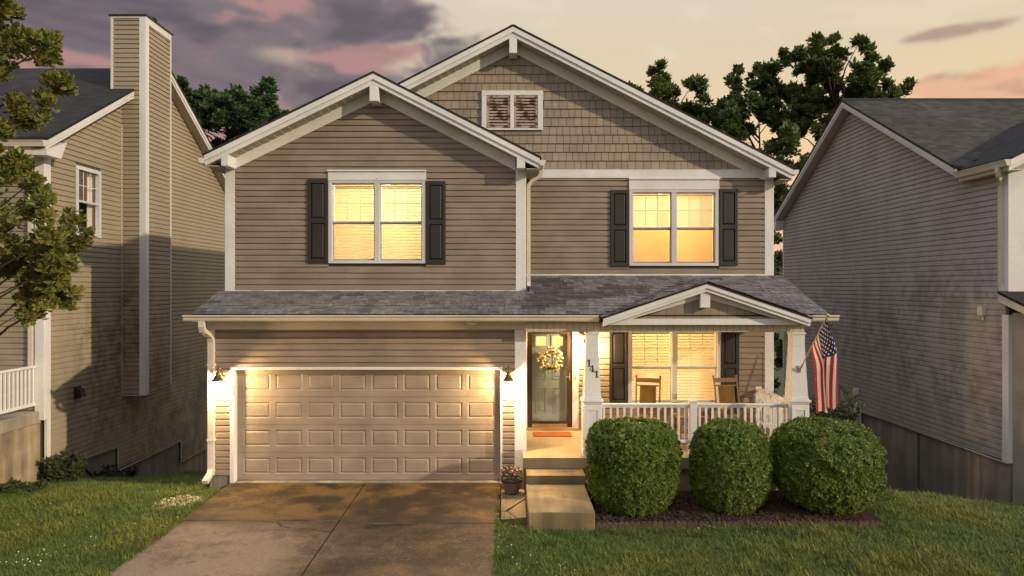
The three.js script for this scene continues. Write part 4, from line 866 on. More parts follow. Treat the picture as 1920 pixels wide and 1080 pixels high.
  part('roof', prism([[BZ, rakeY(BZ)], [RZ, RY], [RZ, RY + 0.06], [BZ, rakeY(BZ) + 0.06]], rx0, -9.83, alongX), M.roofLeft, H);
  part('roof', prism([[BZ, rakeY(BZ)], [RZ, RY], [RZ, RY + 0.06], [BZ, rakeY(BZ) + 0.06]], -9.829, rx1 + 0.03, alongX), M.roofLeft, H);
  const rake = (za, zb) => { const b = (z, d) => [z, rakeY(z) + d]; return [prism([b(za, -0.002), b(zb, -0.002), b(zb, -0.11), b(za, -0.11)], rx1 - 0.025, rx1 + 0.015, alongX), prism([b(za, -0.10), b(zb, -0.10), b(zb, -0.19), b(za, -0.19)], rx1 - 0.04, rx1 - 0.005, alongX)]; };
  part('rake_fascia', rake(EZ, -4.27), M.whiteB, H); part('rake_fascia', rake(RZ + 0.35, RZ), M.whiteB, H); part('rake_fascia', rake(RZ, BZ), M.whiteB, H);
  part('rake_return', [box(-9.6, rx1 + 0.02, rakeY(-4.27) - 0.2, rakeY(-4.27) + 0.02, -4.285, -4.262)], M.whiteB, H);
  const sof = (za, zb) => { const b = (z, d) => [z, rakeY(z) + d]; return prism([b(za, -0.17), b(zb, -0.17), b(zb, -0.185), b(za, -0.185)], X - 0.01, rx1 - 0.041, alongX); };
  part('soffit', sof(EZ, -4.27), M.soffit, H); part('soffit', sof(-5.56, RZ), M.soffit, H); part('soffit', sof(RZ, BZ), M.soffit, H);
  part('eave_return', prism([[EZ, rakeY(EZ) - 0.19], [EZ, rakeY(EZ) - 0.30], [ZF + 0.02, rakeY(EZ) - 0.30], [ZF - 0.16, rakeY(ZF) - 0.20]], X + 0.03, rx1 + 0.004, alongX), M.whiteB, H);
  part('eave_soffit', box(rx0, X + 0.03, rakeY(EZ) - 0.31, rakeY(EZ) - 0.295, ZF, EZ), M.soffit, H);
  part('eave_block', box(-9.82, -9.572, 6.20, 6.44, -1.62, EZ - 0.021), M.soffit, H);
  part('gutter', prism([[EZ, rakeY(EZ) - 0.02], [EZ, rakeY(EZ) - 0.14], [EZ + 0.08, rakeY(EZ) - 0.14], [EZ + 0.10, rakeY(EZ) - 0.07], [EZ + 0.13, rakeY(EZ) - 0.02]], rx0, rx1 + 0.0, alongX), M.gutter, H);
  part('fascia', box(rx0, X + 0.026, rakeY(EZ) - 0.295, rakeY(EZ) - 0.14, EZ - 0.02, EZ), M.gutter, H);
  part('downspout', rectTube([[-9.84, 6.42, EZ + 0.05], [-9.84, 6.33, EZ + 0.05], [-9.84, 6.22, -1.16], [-9.84, 6.10, -1.40], [-9.84, 6.0, -1.455], [-9.84, 1.3, -1.455]], 0.085, 0.065, [1, 0, 0]), M.gutter, H);
  // dark sash window
  const w = group('window', H), wz0 = -3.36, wz1 = -2.55, wy0 = 4.79, wy1 = 6.24, xo = X;
  part('frame', [box(xo - 0.06, xo + 0.04, wy0 - 0.055, wy0 + 0.03, wz0 - 0.055, wz1 + 0.055, 0.005), box(xo - 0.06, xo + 0.04, wy1 - 0.03, wy1 + 0.055, wz0 - 0.055, wz1 + 0.055, 0.005), box(xo - 0.06, xo + 0.039, wy0 + 0.03, wy1 - 0.03, wz0 - 0.055, wz0 + 0.03, 0.005), box(xo - 0.06, xo + 0.039, wy0 + 0.03, wy1 - 0.03, wz1 - 0.03, wz1 + 0.055, 0.005)], M.vinylWhite, w);
  part('sash', box(xo - 0.055, xo + 0.012, 5.49, 5.54, wz0 + 0.03, wz1 - 0.03, 0.004), M.vinylWhite, w);
  part('pane', box(xo - 0.032, xo - 0.028, 5.54, wy1 - 0.03, wz0 + 0.03, wz1 - 0.03), M.glass, w);
  part('pane', box(xo - 0.050, xo - 0.046, wy0 + 0.03, 5.49, wz0 + 0.03, wz1 - 0.03), M.glass, w);
  for (const k of [1, 2]) part('muntin', box(xo - 0.027, xo - 0.017, 5.54, wy1 - 0.03, wz0 + 0.03 + 0.75 * k / 3 - 0.01, wz0 + 0.03 + 0.75 * k / 3 + 0.01), M.vinylWhite, w);
  part('muntin', box(xo - 0.0265, xo - 0.0165, 5.865, 5.885, wz0 + 0.03, wz1 - 0.03), M.vinylWhite, w);
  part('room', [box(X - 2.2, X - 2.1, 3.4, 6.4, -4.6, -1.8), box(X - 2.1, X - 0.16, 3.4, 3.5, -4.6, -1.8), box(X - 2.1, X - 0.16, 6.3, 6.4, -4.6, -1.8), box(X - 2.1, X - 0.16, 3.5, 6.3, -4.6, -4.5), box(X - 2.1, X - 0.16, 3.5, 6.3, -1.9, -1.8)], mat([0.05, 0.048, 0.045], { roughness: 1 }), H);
  part('curtain', box(X - 0.16, X - 0.13, 4.75, 6.28, -3.34, -3.16, 0.01), M.slat, H);
  // small fittings on the side wall
  part('vent_hood', [box(-9.52, -9.40, 1.42, 1.62, z0 + 0.02, z0 + 0.022), box(-9.43, -9.30, 1.51, 1.62, z0 + 0.02, z0 + 0.06, 0.006)], M.tan, H, 'small square vent on the chimney chase');
  part('dryer_vent', [box(X + 0.01, X + 0.07, 1.13, 1.40, -2.62, -2.42, 0.01), prism([[X + 0.07, 1.16], [X + 0.07, 1.36], [X + 0.15, 1.33], [X + 0.19, 1.17]], -2.60, -2.44, alongZ)], M.black, H, 'black hooded vent box low on the beige side wall');
  part('drain_pipe', tube([[X + 0.03, -0.10, -2.35], [X + 0.10, -0.08, -2.3], [X + 0.16, -0.2, -2.36], [X + 0.25, -0.45, -2.5], [X + 0.33, -0.62, -2.62]], 0.032, 20, 8), M.black, H);
  // raised front porch with its railing
  const pz1 = 3.0;
  part('porch_base', box(-14, -9.70, -0.9, 0.80, -1.50, pz1), M.concreteWarm, H);
  part('porch_slab', box(-14.05, -9.665, 0.80, 1.045, -1.505, pz1 + 0.05, 0.012), M.concrete, H);
  const rl = group('porch_railing', H), rx = -9.775;
  part('top_rail', box(rx - 0.045, rx + 0.045, 1.94, 1.985, -1.46, pz1 - 0.1, 0.008), M.white, rl);
  part('bottom_rail', box(rx - 0.03, rx + 0.03, 1.16, 1.215, -1.46, pz1 - 0.1, 0.006), M.white, rl);
  const bal = metric(new RoundedBoxGeometry(0.04, 0.73, 0.04, 1, 0.004));
  for (let z = -1.42; z < pz1 - 0.2; z += 0.112) part('baluster', bal, M.white, rl).position.set(rx, 1.577, z);
  part('newel_post', box(rx - 0.06, rx + 0.06, 1.04, 2.1, pz1 - 0.12, pz1, 0.006), M.white, rl);
}
// ------------------------------------------------------------------ the grey neighbour
{
  const rightStain = stainTex(501, [0.46, 0.43, 0.38], (x, y) => (0.22 * sst(0.3, 1.6, y) * sst(4.6, 3.3, y) * (0.4 + 0.6 * sst(0.35, 0.6, fbm(x * 0.6, y * 0.8, 3, 555)))) + 0.10);
  rightStain.offset.set(0, 2 / 12);
  const GR = [0.43, 0.415, 0.39];
  const side = mat(GR, { map: rightStain, bumpMap: grainBump, bumpScale: 0.001, roughness: 0.6 });
  const plain = mat(GR, { map: grainMap, roughness: 0.6 });
  const H = thing('neighbour_house', 'grey-sided neighbour house with bare side wall over tall concrete foundation', 'house');
  const X = 9.65, ZF = -0.63, ZB = -11.5, RZ = -6.63, RY = 8.81, SL = 0.56, RX = 9.35;
  const rakeY = (z) => RY - SL * Math.abs(z - RZ);
  const roofTop = (z) => (z > -1.6 ? 5.85 : rakeY(z) - 0.2);
  part('wall', prism([[ZF, 0.19], [-6.17, 0.19], [-6.17, -1.0], [ZB, -1.0], [ZB, rakeY(ZB) - 0.2], [RZ, RY - 0.2], [-1.75, rakeY(-1.75) - 0.2], [ZF, 5.84]], X + 0.001, X + 0.15, alongX), M.sheathing, H);
  for (const g of [box(X + 0.151, 15.5, 0.19, 5.9, ZF - 0.13, ZF), box(X + 0.151, 26, -3.5, 6.0, ZB, ZB + 0.12), box(26, 26.1, -3.5, 6.0, ZB, -1.75), box(15.5, 26, 0.19, 6.0, -1.9, -1.75), box(15.38, 15.5, 0.19, 5.9, -1.75, ZF - 0.13)]) part('wall', g, plain, H);
  part('wall', prism([[X + 0.1, 5.9], [15.4, 5.9], [12.5, 7.35]], ZF - 0.12, ZF - 0.001), plain, H);
  part('foundation', prism([[ZF - 0.01, 0.185], [-6.14, 0.185], [-6.14, -1.005], [ZB, -1.005], [ZB, -5], [ZF - 0.01, -5]], X + 0.03, X + 0.25, alongX), M.concreteGrey, H);
  part('foundation', box(X + 0.25, 15.5, -2, 0.19, ZF - 0.2, ZF - 0.012), M.concreteGrey, H);
  // open form joints in the concrete
  part('form_joint', [box(X + 0.018, X + 0.031, -2.2, 0.18, -3.62, -3.56)], mat([0.07, 0.066, 0.06], { roughness: 1 }), H, 'dark upright joint in the concrete foundation');
  part('flashing', [box(X - 0.022, X + 0.02, 0.17, 0.195, -6.17, ZF), box(X - 0.024, X + 0.02, -1.01, 0.195, -6.2, -6.171)], M.vinylWhite, H);
  const sw = group('side_wall', H), map = (u, y, w) => [X - w, y, u];
  siding(sw, { y0: -1.0, y1: 8.5, L: (y) => Math.max(ZB, RZ - (RY - 0.2 - y) / SL), R: (y) => Math.min(y < 0.185 ? -6.2 : ZF - 0.06, y > 5.84 ? RZ + (RY - 0.2 - y) / SL : 99), mats: [side], map, seed: 21, e: 0.1155 });
  part('corner_board', [box(X - 0.032, X + 0.30, 3.40, 5.88, ZF - 0.14, ZF + 0.026, 0.005), box(X - 0.032, X + 0.1, 0.19, 3.06, ZF - 0.14, ZF + 0.026, 0.005)], M.white, H);
  part('corner_board', box(X - 0.026, X + 0.05, -1.0, 6.0, ZB - 0.01, ZB + 0.1), M.vinylWhite, H);
  // main roof with its rakes
  part('roof', prism([[-1.2, rakeY(-1.2)], [RZ, RY], [RZ, RY + 0.06], [-1.2, rakeY(-1.2) + 0.06]], 9.9, 27, alongX), M.roofRight, H);
  part('roof', prism([[-1.74, rakeY(-1.74)], [RZ, RY], [RZ, RY + 0.06], [-1.74, rakeY(-1.74) + 0.06]], RX - 0.03, 9.899, alongX), M.roofRight, H);
  part('roof', prism([[-11.9, rakeY(-11.9)], [RZ, RY], [RZ, RY + 0.06], [-11.9, rakeY(-11.9) + 0.06]], RX - 0.03, 27, alongX), M.roofRight, H);
  part('ridge_cap', prism([[RZ - 0.14, RY - 0.015], [RZ, RY + 0.095], [RZ + 0.14, RY - 0.015], [RZ, RY + 0.06]], RX - 0.03, 27, alongX), M.roofLeft, H);
  const rake = (za, zb) => { const b = (z, d) => [z, rakeY(z) + d]; return [prism([b(za, -0.002), b(zb, -0.002), b(zb, -0.10), b(za, -0.10)], RX - 0.015, RX + 0.025, alongX), prism([b(za, -0.09), b(zb, -0.09), b(zb, -0.17), b(za, -0.17)], RX + 0.005, RX + 0.04, alongX)]; };
  part('rake_fascia', rake(-1.74, RZ), M.whiteB, H); part('rake_fascia', rake(RZ, -11.9), M.whiteB, H);
  const sof = (za, zb) => { const b = (z, d) => [z, rakeY(z) + d]; return prism([b(za, -0.16), b(zb, -0.16), b(zb, -0.175), b(za, -0.175)], RX + 0.041, X + 0.01, alongX); };
  part('soffit', sof(-1.74, RZ), M.soffit, H); part('soffit', sof(RZ, -11.9), M.soffit, H);
  part('eave_return', prism([[-11.9, rakeY(-11.9) - 0.16], [-11.9, rakeY(-11.9) - 0.26], [ZB, rakeY(-11.9) - 0.26], [ZB + 0.1, rakeY(ZB) - 0.17]], RX + 0.0, X - 0.03, alongX), M.whiteB, H);
  // front wing: gable towards the street, eave and gutter along the side wall
  const gx = 12.5, gy = 7.55, gs = (7.55 - 5.99) / (12.5 - 9.4);
  const wy = (x) => gy - gs * Math.abs(x - gx);
  for (const s of [-1, 1]) {
    const tx = gx + s * 3.1;
    part('roof', prism([[gx, gy], [tx, wy(tx)], [tx, wy(tx) + 0.06], [gx, gy + 0.06]], -1.76, -0.26), M.roofLeft, H);
    part('roof', prism([[gx, gy], [gx + s * 2.6, wy(gx + s * 2.6)], [gx + s * 2.6, wy(gx + s * 2.6) + 0.06], [gx, gy + 0.06]], -4.2, -1.761), M.roofLeft, H);
    part('rake_fascia', [prism([[gx, gy - 0.002], [tx, wy(tx) - 0.002], [tx, wy(tx) - 0.11], [gx, gy - 0.11]], -0.285, -0.245), prism([[gx, gy - 0.10], [tx, wy(tx) - 0.10], [tx, wy(tx) - 0.2], [gx, gy - 0.2]], -0.32, -0.286)], M.white, H);
    part('soffit', prism([[gx, gy - 0.17], [tx, wy(tx) - 0.17], [tx, wy(tx) - 0.185], [gx, gy - 0.185]], -0.63, -0.321), M.soffit, H);
  }
  part('eave_soffit', box(9.42, X + 0.02, 5.80, 5.815, -1.75, -0.30), M.soffit, H);
  part('fascia', box(9.42, 9.445, 5.815, 5.97, -1.75, -0.30), M.gutter, H);
  part('gutter', prism([[9.419, 6.0], [9.419, 5.88], [9.34, 5.88], [9.32, 5.94], [9.29, 6.0]], -1.75, -0.25), M.gutter, H);
  part('downspout', rectTube([[9.36, 5.885, -0.52], [9.36, 5.80, -0.52], [9.39, 5.74, -0.55], [9.54, 5.66, -0.72], [9.59, 5.58, -0.76], [9.59, 3.62, -0.76], [9.585, 3.52, -0.72]], 0.085, 0.065, [0, 0, 1]), M.gutter, H);
  // lower skirt roof on the street side
  part('roof', prism([[ZF + 0.01, 3.47], [0.75, 3.0], [0.75, 3.05], [ZF + 0.01, 3.52]], 9.42, 16, alongX), M.roofLeft, H);
  part('rake_trim', prism([[ZF + 0.01, 3.465], [0.75, 2.995], [0.75, 2.87], [ZF + 0.01, 3.32]], 9.43, 9.46, alongX), M.gutter, H);
  part('lower_wall', box(9.70, 15.5, -0.6, 3.1, ZF + 0.03, 0.42), plain, H);
  part('utility_box', [box(X - 0.12, X - 0.018, 3.02, 3.20, -1.36, -1.22, 0.01), rod([X - 0.05, 3.03, -1.28], [X - 0.05, 2.92, -1.28], 0.02)], M.gutter, H, 'small utility box on the grey side wall');
  part('wall_vent', [box(X - 0.10, X - 0.018, 0.62, 0.78, -6.42, -6.26, 0.01), box(X - 0.14, X - 0.10, 0.60, 0.72, -6.40, -6.28, 0.006)], M.gutter, H, 'pale dryer vent low on the grey side wall');
}

// ------------------------------------------------------------------ wall lanterns: hooded glass cages, lit
M.lanternGlass = new THREE.MeshPhysicalMaterial({ color: 0xffffff, roughness: 0.08, transmission: 1, thickness: 0, ior: 1.45 });
function lantern(x, y, z, cd, label) {       // origin on the wall, at the height of the hood's rim
  const t = thing('wall_lantern', label, 'lantern', [x, y, z], 0, 'lit wall lanterns');
  const oz = 0.20;
  const plate = lathe([[0, 0], [0.062, 0], [0.062, 0.012], [0.045, 0.025], [0, 0.028]]); plate.rotateX(Math.PI / 2); plate.translate(0, 0.02, 0);
  part('backplate', plate, M.bronze, t);
  part('arm', tube([[0, 0.03, 0.02], [0, 0.10, 0.04], [0, 0.20, 0.08], [0, 0.245, oz - 0.05], [0, 0.215, oz], [0, 0.15, oz]], 0.011, 24, 7), M.bronze, t);
  const at = (g) => { g.translate(0, 0, oz); return g; };
  part('hood', at(lathe([[0.008, 0.16], [0.030, 0.155], [0.034, 0.115], [0.055, 0.075], [0.100, 0.020], [0.108, 0.0], [0.102, -0.004], [0.094, 0.016], [0.050, 0.066], [0.0, 0.09]], 24)), M.bronze, t);
  part('glass', at(lathe([[0.080, -0.002], [0.084, -0.06], [0.078, -0.17]], 24)), M.lanternGlass, t);
  const cage = [];
  for (let k = 0; k < 4; k++) { const a = k * Math.PI / 2 + Math.PI / 4, c = Math.cos(a), s = Math.sin(a); cage.push(rod([c * 0.090, 0.0, s * 0.090 + oz], [c * 0.084, -0.185, s * 0.084 + oz], 0.004, 0.004, 6)); }
  const ring = new THREE.TorusGeometry(0.085, 0.005, 6, 24); ring.rotateX(Math.PI / 2); ring.translate(0, -0.182, oz); cage.push(ring);
  part('cage', cage, M.bronze, t);
  const b = new THREE.SphereGeometry(0.032, 14, 12); b.scale(1, 1.35, 1); b.translate(0, -0.105, oz);
  part('bulb', clean(b), M.lanternBulb, t);
  part('socket', rod([0, -0.05, oz], [0, 0.07, oz], 0.018), M.bronze, t);
  const l = new THREE.PointLight(new THREE.Color().setRGB(1.0, 0.64, 0.27), cd, 0, 2); l.position.set(0, -0.105, oz); l.castShadow = true; l.shadow.radius = 1.5; l.name = 'lantern_light'; t.add(l);
}
M.lanternBulb = new THREE.MeshStandardMaterial({ color: 0x000000, emissive: new THREE.Color().setRGB(1.0, 0.84, 0.55), emissiveIntensity: 30 });
lantern(-5.283, 1.905, ZG + 0.022, 7.5, 'lit bronze lantern beside the downspout at the garage corner');
lantern(-0.026, 1.905, ZG + 0.022, 7.5, 'lit bronze lantern between garage door and front door');
lantern(1.60, 2.46, ZR + 0.022, 12, 'lit porch lantern on the wall behind the numbered column');

// ------------------------------------------------------------------ things on the porch
{
  const jute = tex(128, 128, (u, v) => { const a = hash(Math.floor(u * 64), Math.floor(v * 128), 3), b = fbm(u * 5, v * 5, 4, 9, 5, 5); return [0.62 + 0.22 * (a - 0.5) - 0.2 * (b - 0.5), 0.34 + 0.16 * (a - 0.5) - 0.14 * (b - 0.5), 0.16 + 0.10 * (a - 0.5)]; }, true, [1 / 0.5, 1 / 0.5]);
  const t = thing('doormat', 'rust-orange doormat on the porch floor before the door', 'doormat', [0.865, 0.598, -1.30]);
  part('mat', box(-0.375, 0.375, 0.0, 0.018, -0.20, 0.20, 0.006), mat([0.85, 0.85, 0.85], { map: jute, roughness: 1 }), t);
  const fr = [], r = rng(5); for (let k = 0; k < 90; k++) for (const s of [-1, 1]) { const z = -0.195 + k * 0.0043; fr.push(rod([s * 0.372, 0.008, z], [s * (0.39 + r() * 0.012), 0.004, z + (r() - 0.5) * 0.01], 0.0016, 0.001, 3)); }
  part('fringe', fr, mat([0.45, 0.16, 0.05], { roughness: 1 }), t);
}
{ // wreath of cream blossoms on a dark twig ring
  const t = thing('wreath', 'cream flower wreath hanging on the storm door glass', 'wreath', [0.853, 2.075, ZR + 0.03]);
  const r = rng(9), ring = [];
  for (let k = 0; k < 9; k++) { const pts = []; for (let a = 0; a <= 16; a++) { const q = a / 16 * Math.PI * 2, R = 0.175 + (r() - 0.5) * 0.05; pts.push([Math.cos(q) * R, Math.sin(q) * R, 0.02 + (r() - 0.5) * 0.05]); } ring.push(tube(pts, 0.010, 40, 5)); }
  part('twig_ring', ring, mat([0.055, 0.045, 0.022], { roughness: 1 }), t);
  const leafs = [], lm = mat([0.13, 0.15, 0.05], { roughness: 0.8 }), petals = [[], [], []];
  const leaf = (L, W) => { const s = new THREE.Shape(); s.moveTo(0, 0); s.quadraticCurveTo(W, L * 0.5, 0, L); s.quadraticCurveTo(-W, L * 0.5, 0, 0); return new THREE.ShapeGeometry(s, 3); };
  for (let k = 0; k < 130; k++) { const q = r() * 6.283, R = 0.17 + (r() - 0.5) * 0.15; const g = leaf(0.05 + r() * 0.04, 0.022); g.rotateX((r() - 0.5) * 1.4); g.rotateZ(r() * 6.28); g.translate(Math.cos(q) * R, Math.sin(q) * R, 0.04 + r() * 0.04); leafs.push(g); }
  part('leaves', leafs, lm, t).userData.kind = 'stuff';
  for (let k = 0; k < 120; k++) {
    const q = r() * 6.283; if (Math.cos(q - 4.5) > 0.75 && r() < 0.75) continue;
    const R = 0.190 + (r() - 0.5) * 0.17, c = [Math.cos(q) * R, Math.sin(q) * R, 0.06 + r() * 0.04], s = 0.028 + r() * 0.022;
    for (let p = 0; p < 6; p++) { const g = leaf(s, s * 0.55); g.rotateX(-0.55); g.rotateZ(p * 1.047 + r()); g.translate(...c); petals[k % 3].push(g); }
    const d = new THREE.IcosahedronGeometry(s * 0.25, 0); d.translate(c[0], c[1], c[2] + 0.008); petals[k % 3].push(d);
  }
  const pc = [[0.62, 0.56, 0.36], [0.52, 0.47, 0.22], [0.60, 0.50, 0.42]];
  petals.forEach((p, k) => { part('blossoms', p, mat(pc[k], { roughness: 0.9 }), t).userData.kind = 'stuff'; });
}
{ // rocking chairs with woven seats
  const weave = tex(128, 128, (u, v) => { const i = Math.floor(u * 24), j = Math.floor(v * 24), k = ((i + j) % 2 ? 0.10 : -0.06) + 0.2 * (fbm(u * 4, v * 4, 4, 8, 4, 4) - 0.5); return [0.50 + k, 0.37 + k * 0.9, 0.17 + k * 0.6]; }, true, [1 / 0.4, 1 / 0.4]);
  const wv = mat([0.62, 0.62, 0.62], { map: weave, roughness: 0.95 }), wd = mat([0.27, 0.145, 0.060], { map: grainMap, roughness: 0.6 });
  function chair(x, z, turn, label) {
    const t = thing('rocking_chair', label, 'rocking chair', [x, 0.59, z], turn, 'rocking chairs on the porch');
    const lean = -0.30;
    for (const s of [-1, 1]) {
      const rock = []; for (let k = 0; k <= 10; k++) { const q = -0.46 + k * 0.092; rock.push([s * 0.235, 0.02 + 0.16 * q * q * 1.6, q + 0.02]); }
      part('rocker', tube(rock, 0.016, 20, 6), wd, t);
      part('back_post', [rod([s * 0.225, 0.05, -0.20], [s * 0.225, 0.46, -0.20], 0.019), rod([s * 0.225, 0.46, -0.20], [s * 0.235, 1.20, -0.42], 0.019, 0.015), (() => { const g = new THREE.SphereGeometry(0.024, 8, 6); g.translate(s * 0.235, 1.215, -0.425); return clean(g); })()], wd, t);
      part('front_leg', rod([s * 0.25, 0.04, 0.24], [s * 0.25, 0.66, 0.24], 0.019), wd, t);
      part('armrest', box(s * 0.25 - 0.04, s * 0.25 + 0.04, 0.655, 0.68, -0.27, 0.30, 0.008), wd, t);
      part('side_stretcher', [rod([s * 0.235, 0.20, -0.2], [s * 0.25, 0.20, 0.24], 0.011), rod([s * 0.235, 0.32, -0.2], [s * 0.25, 0.32, 0.24], 0.011)], wd, t);
    }
    part('front_stretcher', [rod([-0.25, 0.22, 0.24], [0.25, 0.22, 0.24], 0.011), rod([-0.25, 0.32, 0.24], [0.25, 0.32, 0.24], 0.011), rod([-0.225, 0.2, -0.2], [0.225, 0.2, -0.2], 0.011)], wd, t);
    part('seat', box(-0.255, 0.255, 0.405, 0.45, -0.20, 0.26, 0.014), wv, t);
    const bk = part('backrest', box(-0.16, 0.16, 0.0, 0.56, -0.012, 0.012, 0.008), wv, t); bk.position.set(0, 0.50, -0.212); bk.rotation.x = -0.29;
    const top = part('top_slat', [box(-0.225, 0.225, 0.0, 0.085, -0.012, 0.012, 0.006), box(-0.225, 0.225, -0.075, -0.05, -0.012, 0.012, 0.006)], wd, t); top.position.set(0, 1.10, -0.39); top.rotation.x = -0.29;
    part('lower_slat', box(-0.222, 0.222, 0.50, 0.53, -0.235, -0.20, 0.006), wd, t);
  }
  chair(2.66, -0.72, -0.28, 'rocking chair tilted on the porch near the numbered column');
  chair(4.34, -0.72, 0.05, 'rocking chair facing the street beside the flag column');
  const tb = thing('side_table', 'small wooden table between the two rocking chairs', 'table', [3.50, 0.588, -0.80]);
  part('tabletop', box(-0.27, 0.27, 0.47, 0.50, -0.22, 0.22, 0.008), wd, tb);
  for (const [a, b] of [[-1, -1], [1, -1], [1, 1], [-1, 1]]) part('leg', box(a * 0.22 - 0.02, a * 0.22 + 0.02, 0, 0.47, b * 0.17 - 0.02, b * 0.17 + 0.02, 0.004), wd, tb);
  part('shelf', box(-0.22, 0.22, 0.18, 0.20, -0.17, 0.17, 0.004), wd, tb);
  const rd = thing('leaning_rod', 'thin dark stick leaning on the porch wall by the corner board', 'stick', [5.18, 0.61, -1.46]);  // plain thin dark rod leaning against the wall
  part('shaft', tube([[0, 0, 0.10], [0.02, 0.7, -0.02], [0.085, 1.60, -0.18]], 0.010, 16, 6), mat([0.05, 0.035, 0.02], { roughness: 0.7 }), rd);
  part('tip', rod([0, 0.0, 0.10], [0, 0.03, 0.098], 0.014, 0.012, 7), M.black, rd);
}
{ // flag on an angled pole from the column
  const W = 780, H = 494, c = document.createElement('canvas'); c.width = W; c.height = H; const g = c.getContext('2d');
  for (let k = 0; k < 13; k++) { g.fillStyle = k % 2 ? '#efe6d8' : '#b3142a'; g.fillRect(0, k * H / 13, W, H / 13 + 1); }
  g.fillStyle = '#1b2150'; g.fillRect(0, 0, W * 0.4, H * 7 / 13);
  const star = (x, y, r) => { g.beginPath(); for (let k = 0; k < 10; k++) { const a = k * Math.PI / 5 - Math.PI / 2, R = k % 2 ? r * 0.39 : r; g.lineTo(x + Math.cos(a) * R, y + Math.sin(a) * R); } g.closePath(); g.fill(); };
  g.fillStyle = '#f2ece2';
  for (let j = 0; j < 9; j++) for (let i = 0; i < (j % 2 ? 5 : 6); i++) star(W * 0.4 * ((j % 2 ? 2 : 1) + 2 * i) / 12, H * 7 / 13 * (j + 1) / 10, 14);
  const ft = new THREE.CanvasTexture(c); ft.colorSpace = THREE.SRGBColorSpace; ft.flipY = false;
  const cloth = new THREE.MeshPhysicalMaterial({ map: ft, roughness: 0.85, transmission: 0.18, thickness: 0, side: THREE.DoubleSide });
  const t = thing('flag', 'stars and stripes flag drooping from an angled pole on the corner column', 'flag', [5.19, 2.14, 0.335]);
  const tip = new THREE.Vector3(0.17, 0.985, 0.73);
  part('pole', rod([0, 0, 0.04], tip.toArray(), 0.012, 0.011), mat([0.55, 0.40, 0.20], { roughness: 0.5 }), t);
  const fin = new THREE.SphereGeometry(0.026, 12, 10); fin.translate(...tip.toArray()); part('finial', clean(fin), M.brass, t);
  part('bracket', [box(-0.03, 0.03, -0.07, 0.05, -0.02, 0.005, 0.004), rod([0, -0.03, 0.0], [0.012, 0.07, 0.085], 0.02)], mat([0.5, 0.5, 0.5], { metalness: 1, roughness: 0.4 }), t);
  // hoist along the upper pole, the fly hangs down in folds
  const NU = 40, NV = 60, pos = [], uv = [], idx = [];
  const hoist = (u) => tip.clone().multiplyScalar(0.975 - 0.56 * u).add(new THREE.Vector3(0, 0, 0.04 * (0.56 * u)));
  for (let j = 0; j <= NV; j++) for (let i = 0; i <= NU; i++) {
    const u = i / NU, v = j / NV, h = hoist(u);
    const fold = sst(0.0, 0.42, v);
    const cx = 0.175 + 0.035 * v, cz = 0.60;                       // the line the cloth gathers to
    const spread = 0.125 + 0.035 * v;
    const ph = u * 9.4 + v * 0.9;
    const fx = cx + (0.5 - u) * 2 * spread * (0.72) + 0.028 * Math.sin(ph * 1.0 + 1.2) + 0.02 * Math.sin(v * 5 + u * 3), fz = cz + 0.075 * Math.sin(ph) + (0.5 - u) * 0.16;
    const len = lerp(1.46, 1.16, sst(0, 1, u)) * (1 + 0.03 * Math.sin(u * 12));
    const y = h.y - len * v * (0.93 + 0.07 * v) ;
    pos.push(lerp(h.x, fx, fold), y, lerp(h.z, fz, fold)); uv.push(v, u);
  }
  for (let j = 0; j < NV; j++) for (let i = 0; i < NU; i++) { const a = j * (NU + 1) + i; idx.push(a, a + 1, a + NU + 1, a + 1, a + NU + 2, a + NU + 1); }
  const fg = new THREE.BufferGeometry(); fg.setAttribute('position', new THREE.Float32BufferAttribute(pos, 3)); fg.setAttribute('uv', new THREE.Float32BufferAttribute(uv, 2)); fg.setIndex(idx); fg.computeVertexNormals();
  part('cloth', fg, cloth, t);
}
{ // security camera and soffit lamp, hose
  const t = thing('security_camera', 'small black camera at the foot of the upper downspout', 'camera', [0.36, 3.575, -0.70]);
  part('body', [rod([0, 0, -0.05], [0, 0, 0.05], 0.028), box(-0.02, 0.02, -0.05, -0.02, -0.03, 0.02, 0.004)], M.black, t);
  part('lens', rod([0, 0, 0.05], [0, 0, 0.056], 0.018), M.darkGlass, t);
  part('mount', rod([0, -0.05, -0.02], [0, -0.09, -0.10], 0.01), M.black, t);
  const s = thing('soffit_sensor', 'small white sensor under the garage gutter', 'sensor', [-0.68, 2.964, 0.27]);
  part('housing', lathe([[0, 0], [0.10, 0], [0.095, -0.022], [0.07, -0.034], [0, -0.036]]), M.white, s);
  part('lens', lathe([[0, -0.035], [0.03, -0.035], [0.022, -0.05], [0, -0.055]]), M.vinylWhite, s);
  const h = thing('garden_hose', 'pale blue hose hanging at the garage corner', 'hose', [-5.63, 0.0, -0.35]);
  part('coil', tube([[-0.02, -0.15, 0.1], [-0.04, 0.3, 0.05], [-0.03, 0.75, 0], [-0.05, 1.05, 0.02], [-0.09, 1.25, 0.0], [-0.07, 1.38, -0.03], [-0.01, 1.43, -0.02], [-0.02, 1.1, 0.03], [-0.06, 0.7, 0.06]], 0.012, 50, 6), mat([0.30, 0.40, 0.42], { roughness: 0.5 }), h);
  part('nozzle', rod([-0.01, 1.43, -0.02], [0.05, 1.47, -0.02], 0.018, 0.012), M.brass, h);
}
